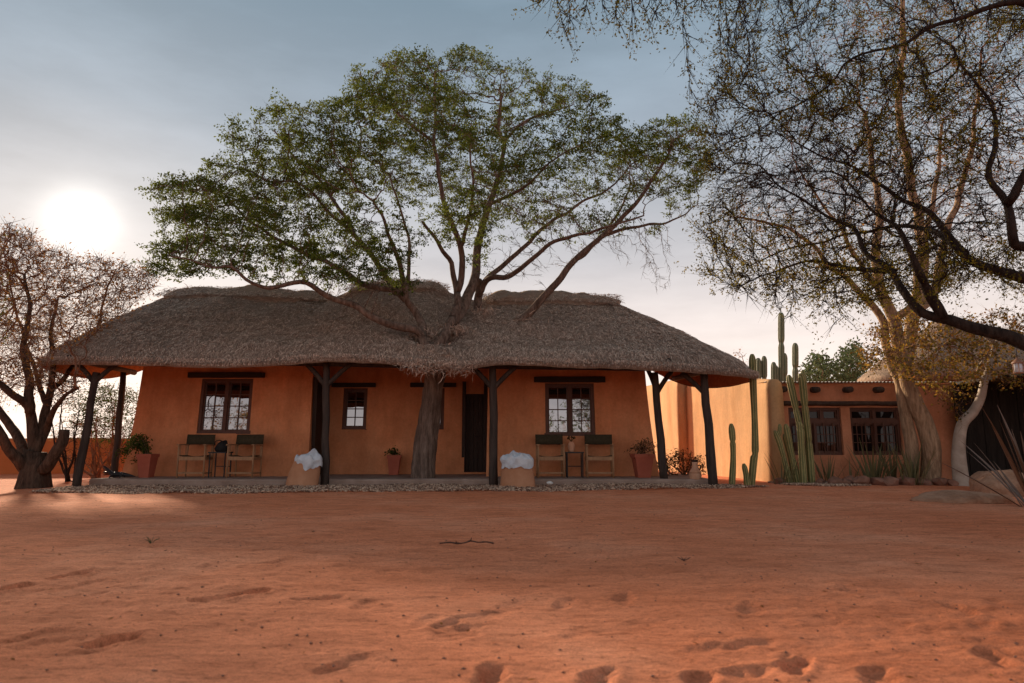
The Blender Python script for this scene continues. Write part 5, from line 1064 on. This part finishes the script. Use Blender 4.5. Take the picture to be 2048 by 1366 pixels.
for sx, sy in ((-0.08, -0.07), (-0.08, 0.07), (0.16, -0.07), (0.16, 0.07)): MB().tube([(sx, sy * 0.5, 0.06), (sx - 0.01, sy * 1.2, 0.045), (sx - 0.05, sy * 1.4, 0.008)], [0.026, 0.02, 0.014], 8).build('leg', M['figure'], fig, True)

# ------------------------------------------------------------------ cacti
def cactus_stem(pts, r, mat, parent, inv, ribs=7, necks=()):
    q = resample(pts, 0.05); n = len(q); e = np.arange(n) / (n - 1); rr_ = np.full(n, r) * (0.92 + 0.08 * np.sin(e * 9))
    for nk in necks: rr_ *= 1 - 0.28 * np.exp(-((e - nk) / 0.015) ** 2)
    tipn = min(n, 5); rr_[-tipn:] *= np.sqrt(np.clip(1 - (np.arange(tipn) / (tipn - 0.6)) ** 2, 0.02, 1))
    o = MB().tube(q, rr_, ribs * 4, True, ribs=ribs, ribd=0.2).build('stem', mat, None, True)
    cr = np.tile((np.arange(ribs * 4) % 4 == 0).astype(np.float32), n); ca = o.data.attributes.new('crest', 'FLOAT', 'POINT'); ca.data.foreach_set('value', cr); o.parent = parent; o.matrix_parent_inverse = inv; return o
def cactus(name, label, base, stems, mat, group=None):
    t = empty(name, base); inv = Matrix.Translation(tuple(-c for c in base)); tag(t, label, 'cactus', group)
    for pts, r, nk in stems: cactus_stem(pts, r, mat, t, inv, 7, nk)
G0 = np.array
def base_pt(u, v, Y): p = at(u, v, Y); p[2] = min(p[2], 0.0) - 0.03; return p
YC = 16.3
cactus('clustered_cactus', 'tall clump of ribbed green cactus stems in front of the annex window', (7.0, YC, 0), [
    ([base_pt(1606, 952, YC), *px((1600, 863, YC), (1591, 815, YC + .05), (1577, 750, YC + .1))], 0.07, (0.45, 0.68)),
    ([base_pt(1622, 952, YC), *px((1616, 872, YC), (1609, 810, YC - .05), (1603, 755, YC - .1), (1597, 750, YC - .1))], 0.075, (0.38, 0.70)),
    ([*px((1609, 812, YC), (1609, 780, YC + .1), (1605, 741, YC + .15))], 0.06, ()),
    ([base_pt(1606, 953, YC - .2), *px((1603, 900, YC - .2), (1600, 844, YC - .2))], 0.07, (0.9,)),
    ([base_pt(1596, 953, YC - .1), *px((1583, 907, YC - .1), (1571, 848, YC - .1))], 0.065, (0.45,)),
    ([base_pt(1580, 953, YC - .1), *px((1561, 893, YC - .1), (1549, 861, YC - .1))], 0.06, (0.5,)),
    ([*px((1555, 872, YC - .1), (1559, 862, YC - .12), (1559, 848, YC - .12))], 0.05, ()),
    ([base_pt(1590, 953, YC + .1), *px((1578, 905, YC + .1), (1568, 868, YC + .1))], 0.06, ())], M['cactus'])
YC = 15.9
cactus('lone_cactus', 'single tall cactus column in front of the sunlit wall', tuple(base_pt(1504, 966, YC)), [([base_pt(1502, 966, YC), *px((1507, 920, YC), (1510, 905, YC), (1509, 840, YC), (1506, 770, YC), (1504, 708, YC))], 0.072, (0.24,))], M['cactus'], 'cacti before the sunlit wall')
cactus('lone_cactus', 'thin half-height cactus column just right of the last veranda post', tuple(base_pt(1463, 967, 15.5)), [([base_pt(1463, 967, 15.5), *px((1466, 920, 15.5), (1465, 880, 15.5), (1462, 847, 15.5))], 0.062, (0.72,))], M['cactus'], 'cacti before the sunlit wall')
cactus('lone_cactus', 'short cactus stub at the foot of the tall cactus column', tuple(base_pt(1494, 966, 15.7)), [([base_pt(1494, 966, 15.7), *px((1491, 945, 15.7), (1487, 927, 15.7))], 0.06, ())], M['cactus'], 'cacti before the sunlit wall')
def far_cactus(label, tips, Y):
    b = base_pt(tips[0][0], 900, Y); cactus('column_cactus', label, tuple(b), [([base_pt(u + 2, 900, Y), *px((u + 1, 840, Y), (u, v, Y))], r, (0.8,)) for u, v, r in tips], M['cactusfar'], 'column cacti rising behind the sunlit wall')
far_cactus('short pair of cactus columns behind the wall, closest to the roof tip', [(1516, 716, 0.10), (1528, 712, 0.09)], 24.5)
far_cactus('cluster with the very tallest thin cactus column', [(1562, 625, 0.10), (1568, 706, 0.10), (1547, 724, 0.09), (1552, 731, 0.08)], 24.8)
far_cactus('lone slim cactus column right of the tallest cluster', [(1590, 686, 0.10)], 25.2)

# ------------------------------------------------------------------ spear-leaved plants, rocks, boulders
def spear_mesh(L_, w, curve, seed):
    n = 7; V = []; r = np.random.default_rng(seed)
    for i in range(n):
        t = i / (n - 1); ww = w * (0.6 + 0.9 * t) if t < 0.3 else w * 0.87 * (1 - ((t - 0.3) / 0.7) ** 1.6) + 0.002; x = curve * t * t * L_
        V += [(x - ww * 0, -ww, t * L_), (x + ww * 0.45, 0, t * L_), (x, ww, t * L_), (x - ww * 0.12, 0, t * L_)]
    F = [(4 * i + j, 4 * i + (j + 1) % 4, 4 * i + 4 + (j + 1) % 4, 4 * i + 4 + j) for i in range(n - 1) for j in range(4)] + [(0, 1, 2, 3)]
    me = bpy.data.meshes.new('leaf'); me.from_pydata(V, [], F); me.update(); return me
SPM = [spear_mesh(1.0, 0.030, c, k) for k, c in enumerate((0.04, 0.14, 0.24))]
for s_ in SPM: s_.materials.append(M['spear'])
AGM = [spear_mesh(1.0, 0.034, c, k + 9) for k, c in enumerate((0.02, 0.10))]
for s_ in AGM: s_.materials.append(M['agave'])
def spear_clump(base, n, h, spread, label, meshes, seed, group=None, name='spear_plant', tilt=0.5, az=None):
    t = empty(name, base); tag(t, label, 'spear plant', group); r = random.Random(seed)
    for k in range(n):
        o = bpy.data.objects.new('leaf', meshes[k % len(meshes)]); link(o, t); a = r.uniform(0, 6.28) if az is None else r.uniform(*az); d = r.uniform(0, spread)
        o.location = (d * math.cos(a), d * math.sin(a), -0.02); s = h * r.uniform(0.6, 1.15); o.scale = (s * 0.9, s * 0.9, s)
        o.rotation_euler = (0, tilt * (0.25 + d / max(spread, .01)) * r.uniform(0.4, 1.0), a)
def gxy(u, v): x, y = on_ground(u, v); return x, y
for (u, Y, n, h, label) in ((1563, 16.1, 14, 0.80, 'thin spear plant left of the clustered cactus foot'), (1655, 16.7, 18, 0.75, 'sparse spear plant beneath the left annex window'), (1745, 16.3, 32, 1.0, 'thick spear plant beneath the right annex window'), (1822, 15.7, 30, 1.0, 'thick spear plant at the foot of the twin pale trunk'), (1700, 16.8, 9, 0.6, 'short spear plant below the pier between the annex windows'), (1785, 16.6, 22, 0.9, 'spear plant between the two thickest ones')):
    spear_clump((at(u, 950, Y)[0], Y, 0.0), n, h, 0.22, label, SPM, int(u), 'spear plants in the annex bed')
spear_clump((at(2075, 1010, 10.2)[0], 10.2, 0.0), 30, 1.4, 0.18, 'large reddish spear plant at the right edge in front of the boulder', AGM, 4, None, 'aloe_plant', 0.85)
rk = [(1560, 950, 16.3, .24), (1672, 962, 15.9, .30), (1692, 963, 15.8, .22), (1722, 963, 15.7, .36), (1757, 962, 15.75, .30), (1780, 965, 15.6, .30), (1812, 962, 15.7, .34), (1845, 962, 15.7, .25), (1880, 962, 15.7, .30), (1700, 948, 16.4, .26), (1905, 960, 15.6, .22), (1870, 955, 15.9, .24), (1640, 955, 16.2, .2), (1935, 958, 15.6, .25), (1735, 950, 16.2, .22)]
names = ['reddish rock in the shade left of the cactus clump', 'pointed red rock at the gravel end of the bed edging', 'small red rock wedged beside the pointed one', 'broad flat-topped red rock in the bed edging', 'dark red rock right of the broad flat-topped one', 'wedge-shaped red rock leaning outwards in the edging', 'long red rock in front of the twin pale trunk', 'small rock at the right foot of the twin trunk', 'red rock between twin trunk and white stem', 'upright rock under the pier of the annex', 'rock at the left foot of the white stem', 'half-hidden rock behind the edging near the white stem', 'rock at the back of the gravel patch', 'rock at the right foot of the white stem', 'rock set back behind the broad edging rock']
for k, ((u, v, Y, s_), nm) in enumerate(zip(rk, names)):
    x = at(u, v, Y)[0]; V, F_ = ico(2); V = V.copy(); V *= (1 + 0.28 * vnoise(V + k * 7.1, 1.3, k))[:, None]
    for pl in range(7):         # a few flat broken faces
        d = np.random.default_rng(k * 31 + pl).normal(0, 1, 3); d /= np.linalg.norm(d); lim = 0.72; s1 = V @ d; V = np.where((s1 > lim)[:, None], V - (s1 - lim)[:, None] * d, V)
    V = V * np.array((s_ * 0.72, s_ * 0.6, s_ * 0.46)); o = MB().add(V, F_).build('rock', M['rock'], None, False); o.location = (x, Y, s_ * 0.24); o.rotation_euler = (0, 0, k * 1.3); tag(o, nm, 'rock', 'rocks edging the annex bed')
for (u, v, Y, d, nm, sd) in ((2020, 985, 12.6, (0.52, 0.55, 0.42), 'big rounded sandy boulder at the right edge behind the reddish spear plant', 3), (1930, 1012, 11.2, (0.72, 0.5, 0.15), 'low flat sandy boulder half buried in front of the big one', 6), (1985, 955, 13.8, (0.42, 0.4, 0.38), 'smaller boulder behind the big rounded one', 8)):
    p = at(u, v, Y); V, F_ = ico(4); V = V.copy(); V *= (1 + 0.20 * vnoise(V + sd, 1.5, sd) + 0.09 * np.abs(vnoise(V, 3.5, sd)) + 0.04 * vnoise(V, 9, sd))[:, None]; V *= np.array(d)
    o = MB().add(V, F_).build('boulder', M['boulder'], None, True); o.location = (p[0], Y, 0.02); tag(o, nm, 'boulder', 'boulders at the right edge')

# ------------------------------------------------------------------ lantern hanging from the dark limb
lz = at(2036, 735, 8.0); lan = empty('lantern', (lz[0], lz[1], lz[2] - 0.07)); tag(lan, 'copper lantern hanging from the dark limb at the right edge', 'lantern')
MB().lathe([(0.055, 0), (0.06, 0.012), (0.02, 0.014)], 14).build('base', M['copper'], lan); MB().lathe([(0.066, 0.118), (0.062, 0.13), (0.03, 0.16), (0.012, 0.175), (0.008, 0.185)], 14).build('cap', M['copper'], lan, True)
MB().lathe([(0.046, 0.012), (0.046, 0.12)], 14).build('glass', M['bag'], lan, True)
for k in range(6): a = k * math.pi / 3; MB().tube([(0.053 * math.cos(a), 0.053 * math.sin(a), 0.008), (0.053 * math.cos(a), 0.053 * math.sin(a), 0.122)], 0.0045, 5).build('bar', M['copper'], lan)
MB().tube(resample([(0, 0, 0.18), (0.0, 0, 0.24), (0.02, 0.0, 0.34)], 0.03), 0.004, 5).build('hook', M['blackiron'], lan)

# ------------------------------------------------------------------ litter on the sand
sx, sy = on_ground(932, 1091); q = resample([(-0.24, 0.0, 0.012), (-0.15, 0.0, 0.02), (-0.08, -0.02, 0.014), (-0.01, -0.03, 0.02), (0.04, 0.02, 0.03), (0.11, 0.0, 0.02), (0.18, 0.02, 0.022), (0.25, 0.0, 0.012)], 0.02)
m = MB().tube(q, 0.0075 * (1 + 0.3 * vnoise(np.c_[np.arange(len(q)), np.zeros(len(q))], 0.6, 2)), 7); m.tube([(0.04, 0.02, 0.03), (0.05, 0.0, 0.06)], [0.006, 0.003], 5); m.tube([(-0.08, -0.02, 0.014), (-0.09, -0.05, 0.04)], [0.006, 0.003], 5)
o = m.build('stick', M['twig'], None, True); o.location = (sx, sy, 0.008); tag(o, 'crooked thorny stick lying in the middle of the sand', 'stick')
sx, sy = on_ground(1368, 1124); m = MB()
for k in range(7): a = k * 0.9; m.tube([(0, 0, 0.01), (0.05 * math.cos(a), 0.05 * math.sin(a), 0.035)], [0.004, 0.002], 4)
o = m.build('twig_scrap', M['twig'], None); o.location = (sx, sy, 0); tag(o, 'little dark twig tuft on the sand right of the stick', 'twig')
sx, sy = on_ground(302, 1090); wd = empty('weed', (sx, sy, 0.0)); tag(wd, 'tiny grey-green weed sprouting from the sand', 'weed'); r = np.random.default_rng(3)
for k in range(9): a = r.uniform(0, 6.28); MB().tube([(0, 0, 0), (0.03 * math.cos(a), 0.03 * math.sin(a), 0.04), (0.07 * math.cos(a), 0.07 * math.sin(a), r.uniform(.04, .09))], [0.003, 0.0025, 0.001], 4).build('blade', M['leafG'], wd)
sx, sy = on_ground(1098, 967, 0.06); o = MB().blob((0, 0, 0), (0.07, 0.05, 0.035), 2, 0.4, 2, 5).build('paper_scrap', M['paper'], None); o.location = (sx, 15.0, 0.09); tag(o, 'small white scrap lying on the gravel near the right mound', 'scrap')
n = 900; u = rng.uniform(-0.1, 1.1, n); dd = 2.3 + (rng.random(n) ** 1.6) * 11; xx = (u - 0.5) * dd * 1.6; P_ = np.c_[xx, dd]; zz = ground_z(P_)
base = np.array([(1, 0, 0), (-1, 0, 0), (0, 1, 0), (0, -1, 0), (0, 0, 1), (0, 0, -1)], float); F0 = np.array([(0, 2, 4), (2, 1, 4), (1, 3, 4), (3, 0, 4), (2, 0, 5), (1, 2, 5), (3, 1, 5), (0, 3, 5)])
V = base[None] * (1 + rng.normal(0, .25, (n, 6, 3))) * (rng.uniform(0.003, 0.011, (n, 1, 1)) * np.array((1, .8, .6))) + np.c_[P_, zz + 0.003][:, None]
o = fast_mesh('sand_grit', V.reshape(-1, 3), (F0[None] + (np.arange(n) * 6)[:, None, None]).reshape(-1, 3), M['rock']); tag(o, 'scattered grit and crumbs on the red sand', 'grit', kind='stuff')

n = 420; u = rng.uniform(-0.1, 1.1, n); dd = 2.4 + rng.random(n) * 10.5; P_ = np.c_[(u - 0.5) * dd * 1.6, dd]; P_ = np.c_[P_, ground_z(P_) + 0.006]
V, F = leaf_quads(P_, 0.017, rng, 0.45); V = V.reshape(-1, 4, 3); c_ = V.mean(1, keepdims=True); V[..., 2] = c_[..., 2] + (V[..., 2] - c_[..., 2]) * 0.3
o = fast_mesh('fallen_leaves', V.reshape(-1, 3), F, M['leafDry']); tag(o, 'tiny dry fallen leaves strewn over the sand', 'leaf litter', kind='stuff')
